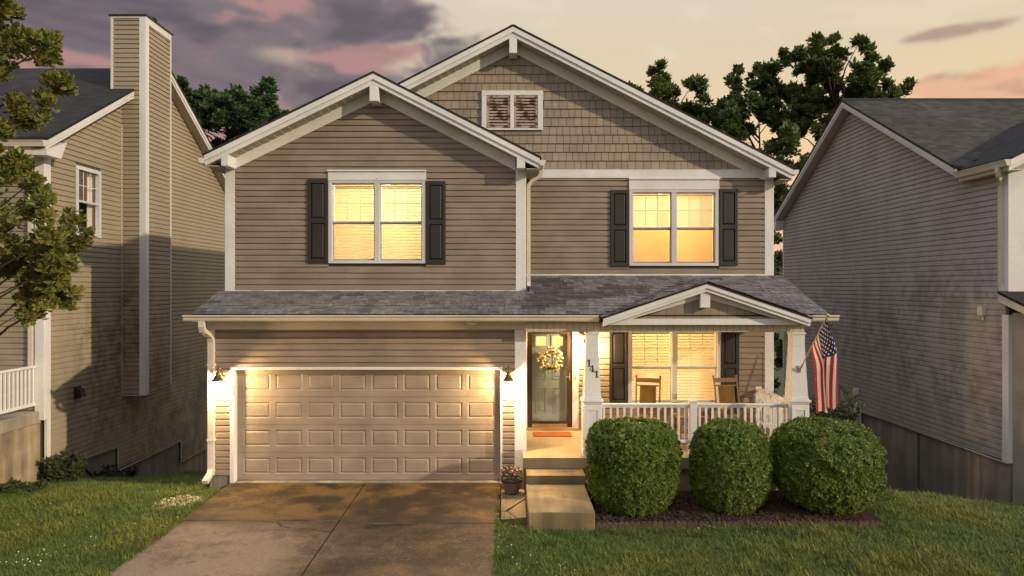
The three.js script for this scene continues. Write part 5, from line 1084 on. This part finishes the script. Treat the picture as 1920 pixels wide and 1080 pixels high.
{ // potted flowers on the flagstones
  const px = 0.03, pz = 0.72, gy = 0.02;
  const t = thing('flower_pot', 'glazed brown pot of pink flowers beside the porch steps', 'flower pot', [px, gy, pz]);
  part('pot', lathe([[0, 0], [0.115, 0], [0.125, 0.03], [0.165, 0.18], [0.178, 0.225], [0.178, 0.25], [0.162, 0.25], [0.155, 0.215], [0, 0.205]], 28), mat([0.17, 0.115, 0.085], { roughness: 0.28 }), t);
  part('rim', lathe([[0.170, 0.215], [0.190, 0.22], [0.195, 0.258], [0.180, 0.266], [0.166, 0.262], [0.164, 0.23]], 28), mat([0.055, 0.035, 0.030], { roughness: 0.25 }), t);
  const soil = lathe([[0, 0.235], [0.16, 0.228]], 16); part('soil', soil, mat([0.03, 0.02, 0.014], { roughness: 1 }), t);
  const r = rng(15), leaves = [], blooms = [[], [], []];
  const leaf = (L, W) => { const s = new THREE.Shape(); s.moveTo(0, 0); s.quadraticCurveTo(W, L * 0.5, 0, L); s.quadraticCurveTo(-W, L * 0.5, 0, 0); return new THREE.ShapeGeometry(s, 3); };
  for (let k = 0; k < 260; k++) { const a = r() * 6.28, R = Math.sqrt(r()) * 0.19, g = leaf(0.05 + r() * 0.05, 0.02); g.rotateX((r() - 0.5) * 2); g.rotateY(r() * 6.28); g.translate(Math.cos(a) * R, 0.24 + r() * 0.20 * (1 - R * 2.2), Math.sin(a) * R); leaves.push(g); }
  for (let k = 0; k < 46; k++) { const a = r() * 6.28, R = Math.sqrt(r()) * 0.20, c = [Math.cos(a) * R, 0.33 + r() * 0.15 * (1 - R * 2), Math.sin(a) * R]; for (let p = 0; p < 5; p++) { const g = leaf(0.028, 0.018); g.rotateX(-0.9); g.rotateY(p * 1.256 + r()); g.translate(...c); blooms[k % 3].push(g); } const d = new THREE.IcosahedronGeometry(0.014, 0); d.translate(c[0], c[1] + 0.006, c[2]); blooms[k % 3].push(d); }
  part('leaves', leaves, mat([0.10, 0.14, 0.035], { roughness: 0.8 }), t).userData.kind = 'stuff';
  [[0.55, 0.14, 0.32], [0.70, 0.52, 0.36], [0.62, 0.30, 0.42]].forEach((q, k) => { part('blossoms', blooms[k], mat(q, { roughness: 0.8 }), t).userData.kind = 'stuff'; });
  // flagstones under it
  const fs = thing('flagstone_landing', 'cut flagstones between driveway and concrete step', 'paving');
  const st = [[[-0.15, 1.02], [-0.06, 1.00], [-0.05, 1.62], [-0.14, 1.66]], [[-0.05, 0.52], [0.255, 0.50], [0.255, 1.02], [-0.05, 1.60], [-0.055, 1.0]], [[0.255, 1.06], [0.255, 1.95], [0.12, 1.98], [-0.03, 1.66]], [[-0.14, 1.69], [-0.04, 1.69], [0.10, 2.0], [-0.13, 2.06]], [[-0.15, 0.5], [-0.065, 0.51], [-0.07, 0.98], [-0.15, 0.99]]];
  st.forEach((p, k) => part('flagstone', prism(p, -0.06, 0.016 + 0.004 * (k % 2), (a, b, h) => [a, h, b]), M.step, fs));
}
// ------------------------------------------------------------------ mulch bed with scalloped edging
{
  const r = rng(23);
  const bed = part('mulch_bed', (() => { const pos = [], idx = []; const nx = 40, nz = 14; for (let j = 0; j <= nz; j++) for (let i = 0; i <= nx; i++) { const x = 1.30 + i / nx * 4.4, z = 0.42 + j / nz * 1.86; pos.push(x, groundH(x, z) + 0.045 + 0.03 * fbm(x * 5, z * 5, 3, 7), z); } for (let j = 0; j < nz; j++) for (let i = 0; i < nx; i++) { const a = j * (nx + 1) + i; idx.push(a, a + nx + 1, a + 1, a + 1, a + nx + 1, a + nx + 2); } const g = new THREE.BufferGeometry(); g.setAttribute('position', new THREE.Float32BufferAttribute(pos, 3)); g.setIndex(idx); return metric(g); })(), mat([0.035, 0.018, 0.012], { roughness: 1 }), scene);
  tagged(bed, 'mulch_bed', 'dark brown mulch bed under the clipped shrubs', 'mulch bed', 'structure');
  const chip = new THREE.BoxGeometry(0.055, 0.007, 0.016), N = 5200, im = new THREE.InstancedMesh(chip, mat([0.052, 0.032, 0.022], { roughness: 1 }), N), m = new THREE.Matrix4(), q = new THREE.Quaternion(), e = new THREE.Euler(), col = new THREE.Color();
  for (let k = 0; k < N; k++) { const x = 1.32 + r() * 4.2, z = 0.6 + r() * 1.66; e.set((r() - 0.5) * 0.9, r() * 6.28, (r() - 0.5) * 0.9); q.setFromEuler(e); const s = 0.6 + r() * 0.9; m.compose(new THREE.Vector3(x, groundH(x, z) + 0.068 + r() * 0.02, z), q, new THREE.Vector3(s, 1, s)); im.setMatrixAt(k, m); const v = 0.4 + r() * 1.0; im.setColorAt(k, col.setRGB(v, v * 0.95, v * 0.9)); }
  scene.add(im); im.castShadow = im.receiveShadow = true; tagged(im, 'mulch_chips', 'reddish brown bark chips scattered in the shrub bed', 'mulch', 'stuff');
  const ed = thing('garden_edging', 'scalloped brick edging along the front of the mulch bed', 'edging');
  const sc = []; for (let k = 0; k <= 24; k++) { const u = k / 24; sc.push([u * 0.165 - 0.0825, 0.075 + 0.022 * Math.abs(Math.sin(u * Math.PI * 2))]); }
  const eg = prism([[-0.0825, -0.08], [0.0825, -0.08], ...sc.slice().reverse()], -0.025, 0.025), em = [1, 0.8, 1.15].map((k) => mat([0.105 * k, 0.062 * k, 0.043 * k], { map: paintMap, bumpMap: concBump, bumpScale: 0.004, roughness: 0.95 }));
  for (let x = 1.37; x < 5.60; x += 0.172) { const b = part('brick', eg, em[Math.floor(r() * 3)], ed), z = 2.31 + 0.02 * Math.sin(x * 2.1); b.position.set(x, groundH(x, z) + 0.03, z); b.rotation.set((r() - 0.5) * 0.12, (r() - 0.5) * 0.14, (r() - 0.5) * 0.06); }
}

// ------------------------------------------------------------------ plants
const leafMat = (c, t = 0.35) => new THREE.MeshPhysicalMaterial({ color: new THREE.Color().setRGB(...c), roughness: 0.75, transmission: t, thickness: 0, side: THREE.DoubleSide });
function leafShape(L, W, fold = 0.25, lobes = 0) {       // a small folded leaf lying along +y
  const pts = [];
  const half = lobes ? [[0.05, 0.0], [0.55, 0.12], [0.42, 0.34], [1.0, 0.50], [0.52, 0.62], [0.60, 0.86], [0.2, 0.80], [0, 1]] : [[0.7, 0.25], [1, 0.5], [0.7, 0.78], [0, 1]];
  const pos = [], put = (x, y) => pos.push(x * W, y * L, Math.abs(x) * W * fold);
  for (const s of [-1, 1]) for (let k = 0; k < half.length - 1; k++) { const tri = [[0, half[k][1] * 0.7], [half[k][0] * s, half[k][1]], [half[k + 1][0] * s, half[k + 1][1]]]; if (k === 0) { put(0, 0); put(half[0][0] * s, half[0][1]); put(0, 1); } put(0, 0.0 + 0.5 * half[k][1]); put(half[k][0] * s, half[k][1]); put(half[k + 1][0] * s, half[k + 1][1]); }
  const g = new THREE.BufferGeometry(); g.setAttribute('position', new THREE.Float32BufferAttribute(pos, 3));
  const uv = new Float32Array(pos.length / 3 * 2); g.setAttribute('uv', new THREE.BufferAttribute(uv, 2)); g.computeVertexNormals();
  return g;
}
function spray(r, n, L, W, spread, lobes = 0) {          // several leaves round a point
  const list = [];
  for (let k = 0; k < n; k++) { const g = leafShape(L * (0.7 + 0.6 * r()), W * (0.75 + 0.5 * r()), 0.3, lobes); g.translate(0, L * 0.12, 0); g.rotateX(0.5 + r() * spread); g.rotateY(k / n * 6.283 + r() * 0.8); g.rotateZ((r() - 0.5) * 0.5); list.push(g); }
  return merge(list);
}
function instanced(name, geo, m, spots, parent, tint) {
  const im = new THREE.InstancedMesh(geo, m, spots.length), M4 = new THREE.Matrix4(), q = new THREE.Quaternion(), e = new THREE.Euler(), v = new THREE.Vector3(), s = new THREE.Vector3(), c = new THREE.Color();
  spots.forEach((p, k) => { e.set(p.rx, p.ry, p.rz); q.setFromEuler(e); M4.compose(v.set(p.x, p.y, p.z), q, s.setScalar(p.s)); im.setMatrixAt(k, M4); im.setColorAt(k, tint ? tint(p, c) : c.setRGB(1, 1, 1)); });
  im.name = name; im.castShadow = im.receiveShadow = true; parent.add(im); im.userData.kind = 'stuff';
  return im;
}
const bark = mat([0.10, 0.078, 0.055], { map: tex(128, 256, (u, v) => grey(0.6 + 0.8 * (fbm(u * 14, v * 4, 5, 71, 14, 4) - 0.5)), true, [1 / 0.6, 1 / 1.4]), roughness: 1 });
function tree(name, label, base, clumps, o, grp) {
  const r = rng(o.seed), t = thing(name, label, 'tree', base, 0, grp), limbs = [], spots = [];
  const top = Math.max(...clumps.map((c) => c[1])) - base[1], cxm = clumps.reduce((a, c) => a + c[0], 0) / clumps.length - base[0];
  const low = Math.min(...clumps.map((c) => c[1])) - base[1];
  const trunkAt = (y) => { const k = clamp(y / top); return new THREE.Vector3((o.bend ?? cxm) * k * k * 0.9 + 0.12 * Math.sin(k * 7 + o.seed), y, 0.15 * Math.sin(k * 5)); };
  const tp = []; for (let k = 0; k <= 8; k++) tp.push(trunkAt(top * 0.9 * k / 8));
  // tapering trunk
  for (let k = 0; k < 8; k++) limbs.push(rod(tp[k].toArray(), tp[k + 1].toArray(), o.trunk * (1 - k / 8.6), o.trunk * (1 - (k + 1) / 8.6), 9));
  part('trunk', limbs, bark, t);
  const br = [];
  clumps.forEach((c, ci) => {
    const C = new THREE.Vector3(c[0] - base[0], c[1] - base[1], (c[3] ?? (r() - 0.5) * o.deep));
    const from = trunkAt(Math.max(low * 0.45, Math.min(C.y - 0.25 - Math.abs(C.x - trunkAt(C.y).x) * 0.8, top * 0.85)));
    const mid = from.clone().lerp(C, 0.55).add(new THREE.Vector3((r() - 0.5) * 0.4, 0.1 * from.distanceTo(C), (r() - 0.5) * 0.4));
    const thick = o.trunk * 0.28 * clamp(from.distanceTo(C) / 3, 0.35, 1);
    br.push(rod(from.toArray(), mid.toArray(), thick, thick * 0.6, 6), rod(mid.toArray(), C.toArray(), thick * 0.6, thick * 0.2, 5));
    const n = Math.round(o.density * Math.pow(c[2], o.pow ?? 2.2)) + 6;
    // sub-clumps so that the crown breaks into tufts with gaps
    const subs = []; const ns = 3 + Math.floor(c[2] * o.subs);
    for (let k = 0; k < ns; k++) { const d = new THREE.Vector3(r() - 0.5, r() - 0.5, r() - 0.5).normalize().multiplyScalar(c[2] * (0.35 + 0.6 * Math.cbrt(r()))); d.y *= 1.1; subs.push(d); br.push(rod(C.toArray(), C.clone().add(d).toArray(), thick * 0.22, thick * 0.08, 4)); }
    for (let k = 0; k < n; k++) {
      const sb = subs[Math.floor(r() * ns)], d = new THREE.Vector3(r() + r() + r() - 1.5, r() + r() + r() - 1.5, r() + r() + r() - 1.5).multiplyScalar(c[2] * o.tuft);
      spots.push({ x: C.x + sb.x + d.x, y: C.y + sb.y + d.y, z: C.z + sb.z + d.z, rx: (r() - 0.5) * 1.6, ry: r() * 6.28, rz: (r() - 0.5) * 1.6, s: 0.6 + r() * 0.7, k: r() });
    }
  });
  part('branches', br, bark, t);
  instanced('crown', o.leaf, o.mat, spots, t, (p, c) => { return c.setRGB(0.82 + 0.4 * p.k, 1, 0.9); });
  return t;
}
{
  const r = rng(88), rosette = spray(r, 9, 0.23, 0.060, 1.0), rosette2 = spray(r, 11, 0.20, 0.055, 1.2);
  const gm = leafMat([0.115, 0.175, 0.034]), gm2 = leafMat([0.105, 0.170, 0.036]);
  const A = [[5.86, 12.86, 0.34], [6.88, 13.35, 0.53], [7.24, 12.38, 0.78], [6.51, 12.13, 0.48], [8.33, 12.79, 0.29], [8.26, 12.06, 0.48], [8.62, 11.41, 0.68], [9.06, 11.0, 0.53], [7.48, 11.17, 0.92], [8.33, 10.32, 0.97], [6.88, 10.8, 0.73], [7.6, 9.3, 1.0], [8.6, 8.9, 0.9], [6.6, 9.4, 0.8]];
  const B = [[10.12, 12.96, 0.38], [10.05, 12.16, 0.56], [9.28, 11.74, 0.47], [9.75, 11.16, 0.66], [11.27, 13.5, 0.28], [11.86, 13.43, 0.47], [11.7, 12.68, 0.75], [11.11, 12.33, 0.52], [10.88, 11.27, 0.84], [11.86, 11.27, 0.89], [10.41, 10.22, 0.84], [11.34, 9.63, 0.75], [12.16, 10.34, 0.7], [9.52, 10.22, 0.47], [10.88, 8.81, 0.61], [11.81, 8.58, 0.52], [9.23, 10.92, 0.42], [10.2, 8.0, 0.8], [11.3, 7.2, 0.7], [10.4, 5.8, 0.8], [11.6, 5.0, 0.8], [10.8, 3.6, 0.9], [12.1, 3.0, 0.8], [11.2, 1.6, 0.9], [12.0, 0.4, 0.9], [11.0, -0.6, 0.9]];
  const C = [[12.44, 13.42, 0.29], [13.46, 13.92, 0.36], [13.23, 13.28, 0.54], [14.52, 13.67, 0.34], [13.73, 12.83, 0.72], [12.82, 12.38, 0.82], [12.55, 11.47, 0.86], [13.68, 11.74, 0.86], [13.23, 10.91, 0.77], [14.36, 12.15, 0.45], [15.32, 13.4, 0.32], [15.5, 12.65, 0.54], [15.95, 12.83, 0.29, 0], [15.04, 12.04, 0.63], [14.59, 11.58, 0.59], [15.72, 11.81, 0.54], [16.3, 11.7, 0.25, 0], [16.95, 12.0, 0.27, 0], [12.32, 10.34, 0.59], [13.73, 10.11, 0.36], [13.0, 9.32, 0.36], [12.32, 8.53, 0.45], [14.14, 10.68, 0.41], [16.0, 11.2, 0.5, 0], [15.4, 10.8, 0.7]];
  const L = [[-14.39, 12.13, 0.39], [-13.71, 12.21, 0.48], [-12.74, 12.13, 0.63], [-11.77, 12.45, 0.34], [-11.04, 12.55, 0.34], [-10.63, 12.06, 0.36], [-11.29, 11.65, 0.68], [-12.25, 11.41, 0.82], [-13.47, 11.41, 0.92], [-12.5, 10.56, 0.92], [-11.53, 10.92, 0.82], [-10.85, 11.41, 0.44], [-14.07, 10.8, 0.73], [-12.98, 9.71, 0.97], [-11.77, 10.08, 0.73], [-14.68, 11.05, 0.61], [-11.2, 9.2, 0.8], [-12.2, 8.6, 0.9], [-13.6, 8.9, 0.9], [-11.0, 8.3, 0.7]];
  const o = { trunk: 0.20, deep: 3.0, density: 330, subs: 9, tuft: 0.31, leaf: rosette, mat: gm };
  tree('broadleaf_tree', 'slender leafy tree showing over the main gable roof', [7.6, groundY(7.6, -18.43), -18.43], A, { ...o, seed: 101 }, 'trees behind the houses');
  tree('broadleaf_tree', 'leafy tree between the main gable and the grey roof, touching the taller tree', [10.9, groundY(10.9, -17.4), -17.43], B, { ...o, seed: 103, leaf: rosette2, mat: gm2, bend: 0 }, 'trees behind the houses');
  tree('broadleaf_tree', 'tallest leafy tree, its crown rising over the ridge of the grey roof', [13.2, groundY(13.2, -16.4), -16.43], C, { ...o, seed: 107 }, 'trees behind the houses');
  tree('broadleaf_tree', 'dense dark tree showing between the chimney and the garage gable', [-12.6, groundY(-12.6, -18.4), -18.43], L, { ...o, seed: 109, leaf: rosette2, mat: leafMat([0.075, 0.150, 0.040]), density: 480 }, 'trees behind the houses');
  // maple by the beige house, its branches reach into the picture
  const F = [[-7.46, 7.73, 0.24], [-7.26, 7.29, 0.22], [-7.54, 7.01, 0.32], [-7.02, 7.21, 0.13], [-7.14, 6.85, 0.18], [-7.46, 6.38, 0.28], [-7.94, 7.41, 0.48], [-8.1, 6.53, 0.48], [-7.68, 5.86, 0.16], [-7.54, 4.38, 0.36], [-7.14, 4.46, 0.33], [-6.80, 4.7, 0.20], [-7.14, 4.95, 0.18], [-6.90, 5.10, 0.10], [-6.66, 4.38, 0.18], [-7.46, 3.75, 0.40], [-7.02, 3.83, 0.33], [-6.70, 3.95, 0.17], [-7.34, 3.27, 0.22], [-7.10, 3.43, 0.18], [-7.94, 4.7, 0.45], [-8.1, 3.75, 0.48], [-8.0, 5.4, 0.3], [-6.86, 4.18, 0.21], [-6.55, 4.3, 0.11], [-8.9, 4.4, 0.6, 0.4], [-8.9, 5.6, 0.6, -0.5], [-9.0, 6.8, 0.6, 0.5], [-9.7, 4.6, 0.6, 0.3], [-9.8, 6.0, 0.7, 0], [-9.2, 7.9, 0.6, 0], [-8.4, 8.3, 0.5, 0.2], [-9.6, 7.2, 0.6, 0.6], [-8.7, 3.6, 0.5, 0.8]];
  tree('maple_tree', 'yellow-green maple with branches reaching in front of the beige house', [-8.75, groundY(-8.75, 2.37), 2.37], F, { seed: 113, trunk: 0.13, deep: 1.3, density: 2300, pow: 2.0, subs: 18, tuft: 0.42, leaf: spray(rng(4), 4, 0.085, 0.040, 0.9, 0), mat: leafMat([0.215, 0.235, 0.036], 0.4), bend: 0.2 });
}
// clipped shrubs
function shrub(x, z, w, h, label, seed, round) {
  const gy = groundH(x, z) + 0.03, t = thing('boxwood_shrub', label, 'shrub', [x, gy, z], 0, 'clipped shrubs in front of the porch'), r = rng(seed);
  // outline: rounded box, narrower at the foot
  const rad = (th, ph) => { const p = round, cy = Math.abs(Math.sin(ph)), cr = Math.abs(Math.cos(ph)); const k = Math.pow(Math.pow(cy, p) + Math.pow(cr, p), -1 / p); return k * (1 + 0.075 * (fbm(Math.cos(th) * 2 + 5, Math.sin(th) * 2 + ph * 2.2 + 9, 3, seed) - 0.5) * 2); };
  const at = (th, ph, k) => { const R = rad(th, ph) * k, yy = Math.sin(ph) * R, q = Math.cos(ph) * R; const foot = 1 - 0.15 * sst(-0.2, -1, yy); return [Math.cos(th) * q * w / 2 * foot, h / 2 * (1 + yy), Math.sin(th) * q * w / 2 * 0.92 * foot]; };
  const pos = [], idx = [], NT = 40, NP = 24;
  for (let j = 0; j <= NP; j++) for (let i = 0; i <= NT; i++) pos.push(...at(i / NT * 6.2832, (j / NP - 0.5) * Math.PI, 0.84));
  for (let j = 0; j < NP; j++) for (let i = 0; i < NT; i++) { const a = j * (NT + 1) + i; idx.push(a, a + NT + 1, a + 1, a + 1, a + NT + 1, a + NT + 2); }
  const g = new THREE.BufferGeometry(); g.setAttribute('position', new THREE.Float32BufferAttribute(pos, 3)); g.setIndex(idx);
  part('light_blocking_core', metric(g), mat([0.055, 0.045, 0.028], { roughness: 1 }), t);  // closed dark hull added inside the leaves to block light
  part('stem', [rod([0, -0.08, 0], [0, 0.4, 0], 0.05, 0.04), rod([0.1, -0.08, 0.05], [0.2, 0.3, 0.1], 0.03), rod([-0.1, -0.08, 0.02], [-0.2, 0.3, 0.05], 0.03)], bark, t);
  const spots = [], n = Math.round(15000 * w * h / 2.1);
  for (let k = 0; k < n; k++) {
    const th = r() * 6.2832, ph = Math.asin(r() * 2 - 1), rough = fbm(Math.cos(th) * 7 + 20, Math.sin(th) * 7 + ph * 7 + 20, 3, seed + 4), kk = 0.84 + 0.16 * Math.pow(r(), 0.55) + 0.14 * (rough - 0.5) + (r() < 0.02 ? 0.05 * r() : 0);
    const p = at(th, ph, kk); if (p[1] < 0.02) continue;
    spots.push({ x: p[0], y: p[1], z: p[2], rx: Math.sin(th) * Math.cos(ph) * 1.0 + (r() - 0.5) * 1.2, ry: r() * 6.28, rz: -Math.cos(th) * Math.cos(ph) * 1.0 + (r() - 0.5) * 1.2, s: 0.7 + r() * 0.6, k: r() });
  }
  instanced('foliage', sprig, boxLeaf, spots, t, (p, c) => { return c.setRGB(0.8 + 0.45 * p.k, 1, 0.9); });
}
const sprig = spray(rng(6), 9, 0.028, 0.009, 1.3), boxLeaf = leafMat([0.145, 0.220, 0.024], 0.2); boxLeaf.roughness = 0.42;
shrub(1.995, 1.47, 1.50, 1.44, 'clipped round shrub in the mulch bed next to the concrete steps', 201, 3.9);
shrub(3.56, 1.50, 1.28, 1.40, 'clipped round shrub in the mulch bed between two others', 203, 3.5);
shrub(5.11, 1.47, 1.76, 1.42, 'widest clipped shrub at the end of the mulch bed below the flag', 205, 2.8);
// loose shrubs: weeds by the beige porch, bushes behind the porch column
function looseShrub(name, label, x, z, stems, hgt, spread, c, seed, leafL) {
  const r = rng(seed), gy = groundH(x, z), t = thing(name, label, 'shrub', [x, gy, z]), st = [], spots = [];
  for (let k = 0; k < stems; k++) {
    const a = r() * 6.28, R = Math.sqrt(r()) * spread, h = hgt * (0.4 + 0.6 * r()), bx = Math.cos(a) * R, bz = Math.sin(a) * R * 0.7, tx = bx + (r() - 0.5) * h * 0.5, tz = bz + (r() - 0.5) * h * 0.5;
    st.push(rod([bx * 0.6, -0.05, bz * 0.6], [tx, h, tz], 0.008, 0.003, 4));
    for (let q = 0; q < 20; q++) { const f = 0.15 + 0.85 * r(); spots.push({ x: lerp(bx * 0.6, tx, f) + (r() - 0.5) * 0.14, y: h * f, z: lerp(bz * 0.6, tz, f) + (r() - 0.5) * 0.14, rx: (r() - 0.5) * 2, ry: r() * 6.28, rz: (r() - 0.5) * 2, s: 0.6 + r() * 0.8, k: r() }); }
  }
  part('stems', st, bark, t);
  instanced('foliage', spray(r, 5, leafL, leafL * 0.38, 1.1), leafMat(c), spots, t, (p, cc) => { return cc.setRGB(0.8 + 0.4 * p.k, 1, 0.9); });
}
looseShrub('weed_clump', 'tangled weeds growing at the corner of the beige house', -9.25, -1.55, 26, 0.62, 0.45, [0.06, 0.085, 0.022], 301, 0.07);
looseShrub('weed_clump', 'low weeds along the grey stepped foundation of the beige house', -9.2, -3.3, 18, 0.40, 0.5, [0.03, 0.045, 0.015], 303, 0.06);
looseShrub('weed_clump', 'weeds spilling from the foot of the concrete porch wall', -9.35, -0.5, 16, 0.24, 0.45, [0.06, 0.085, 0.022], 307, 0.06);
looseShrub('garden_shrub', 'loose green shrub behind the corner column and the flag', 6.30, -0.9, 50, 2.0, 0.5, [0.055, 0.085, 0.022], 305, 0.075);
// gravel by the downspout
{
  const r = rng(61), spots = [];
  for (let k = 0; k < 520; k++) { const a = r() * 6.28, R = Math.sqrt(r()), x = -5.52 + Math.cos(a) * R * 0.42 - 0.1, z = 0.95 + Math.sin(a) * R * 0.42; if (x > -5.16) continue; spots.push({ x, y: groundH(x, z) + 0.025 + r() * 0.02, z, rx: r() * 6, ry: r() * 6, rz: r() * 6, s: 0.5 + r() * 0.8, k: r() }); }
  const g = new THREE.IcosahedronGeometry(0.024, 0); g.scale(1, 0.7, 0.85);
  const im = instanced('gravel', clean(g), mat([0.50, 0.42, 0.32], { roughness: 0.9 }), spots, scene, (p, c) => { const v = 0.55 + 0.7 * p.k; return c.setRGB(v, v * 0.95, v * 0.88); });
  tagged(im, 'gravel', 'small pile of pale gravel under the garage downspout', 'gravel', 'stuff');
}
// ------------------------------------------------------------------ lawn
{
  const r = rng(71), blades = [];
  const mk = (n, h, sp) => { const pos = []; for (let k = 0; k < n; k++) { const a = r() * 6.28, R = Math.sqrt(r()) * sp, x = Math.cos(a) * R, z = Math.sin(a) * R, H = h * (0.55 + 0.6 * r()), d = r() * 6.28, b = H * (0.25 + 0.55 * r()), w = 0.0026 + 0.0016 * r(), wx = Math.cos(d + 1.57) * w, wz = Math.sin(d + 1.57) * w, mx = x + Math.cos(d) * b * 0.3, mz = z + Math.sin(d) * b * 0.3, tx = x + Math.cos(d) * b, tz = z + Math.sin(d) * b, ym = H * 0.6; const p = [[x - wx, 0, z - wz], [x + wx, 0, z + wz], [mx + wx * 0.8, ym, mz + wz * 0.8], [mx - wx * 0.8, ym, mz - wz * 0.8], [tx, H, tz]]; for (const q of [0, 1, 2, 0, 2, 3, 3, 2, 4]) pos.push(...p[q]); } const g = new THREE.BufferGeometry(); g.setAttribute('position', new THREE.Float32BufferAttribute(pos, 3)); g.setAttribute('uv', new THREE.Float32BufferAttribute(new Float32Array(pos.length / 3 * 2), 2)); g.computeVertexNormals(); return g; };
  const tuft = mk(16, 0.085, 0.055);
  const spots = [], flowers = [];
  const blocked = (x, z) => (x > -5.10 - 0.03 * fbm(z * 4, 3, 3, 5) && x < -0.215 + 0.05 * fbm(z * 4, 9, 3, 6) && z > -0.1) || (x > -5.62 && x < 5.6 && z < 0.42) || (x > 0.2 && x < 1.30 && z < 2.40) || (x > 1.25 && x < 5.72 && z < 2.34) || (x < -9.58 && z < 3.1) || (x > 9.6 && z < 0.5) || (x > -0.17 && x < 0.3 && z < 2.0) || (Math.hypot((x + 5.62) / 0.45, (z - 0.95) / 0.4) < 0.85 && r() < 0.85);
  let n = 0;
  while (spots.length < 120000 && n < 500000) {
    n++;
    const x = -11 + r() * 22, z = -8 + r() * 13.2;
    if (z < 0 && Math.abs(x) < 5.6) continue;
    if (Math.abs(x) > 2 + (12.57 - z) * 0.80) continue;
    if (z < -1 && r() < 0.5) continue;
    if (blocked(x, z)) continue;
    const patch = fbm(x * 1.1 + 30, z * 1.1 + 30, 4, 601), thin = fbm(x * 2.3 + 70, z * 2.3 + 3, 3, 603);
    if (thin < 0.30 && r() < 0.6) continue;
    spots.push({ x, y: groundH(x, z) - 0.006, z, rx: (r() - 0.5) * 0.3, ry: r() * 6.28, rz: (r() - 0.5) * 0.3, s: (0.7 + r() * 0.6 + 1.1 * (patch - 0.45)) * (r() < 0.06 ? 1.5 : 1), k: r(), p: patch });
    const cl = fbm(x * 0.9 + 11, z * 0.9 + 17, 3, 607);
    if (z > 0.3 && r() < 0.011 * sst(0.5, 0.68, cl) * 2.2) flowers.push({ x, y: groundH(x, z) + 0.07 + r() * 0.02, z, rx: 0, ry: r() * 6, rz: 0, s: 0.5 + r() * 0.35, k: r() });
  }
  const gm = new THREE.MeshPhysicalMaterial({ color: new THREE.Color().setRGB(0.150, 0.195, 0.020), roughness: 0.7, transmission: 0.3, thickness: 0, side: THREE.DoubleSide });
  const im = instanced('lawn_grass', tuft, gm, spots, scene, (p, c) => { const y = sst(0.45, 0.7, p.p + 0.3 * (p.k - 0.5)), v = 0.65 + 0.6 * p.k; return c.setRGB(v * lerp(0.75, 1.35, y), v * lerp(0.92, 1.12, y), v * 0.9); });
  tagged(im, 'lawn_grass', 'short green grass of the front lawns', 'grass', 'stuff');
  const fl = []; for (let k = 0; k < 5; k++) { const g = new THREE.IcosahedronGeometry(0.0075, 0); g.translate(Math.cos(k * 1.26) * 0.006, (k % 2) * 0.004, Math.sin(k * 1.26) * 0.006); fl.push(g); }
  fl.push(rod([0, -0.07, 0], [0, 0, 0], 0.0015, 0.0015, 4));
  const fi = instanced('clover_blossoms', merge(fl), mat([0.72, 0.68, 0.55], { roughness: 0.9 }), flowers, scene, (p, c) => (p.k > 0.75 ? c.setRGB(1, 0.85, 0.3) : c.setRGB(1, 1, 1)));
  tagged(fi, 'clover_blossoms', 'tiny white clover heads dotted through the lawn', 'clover', 'stuff');
}
renderer.render(scene, camera);
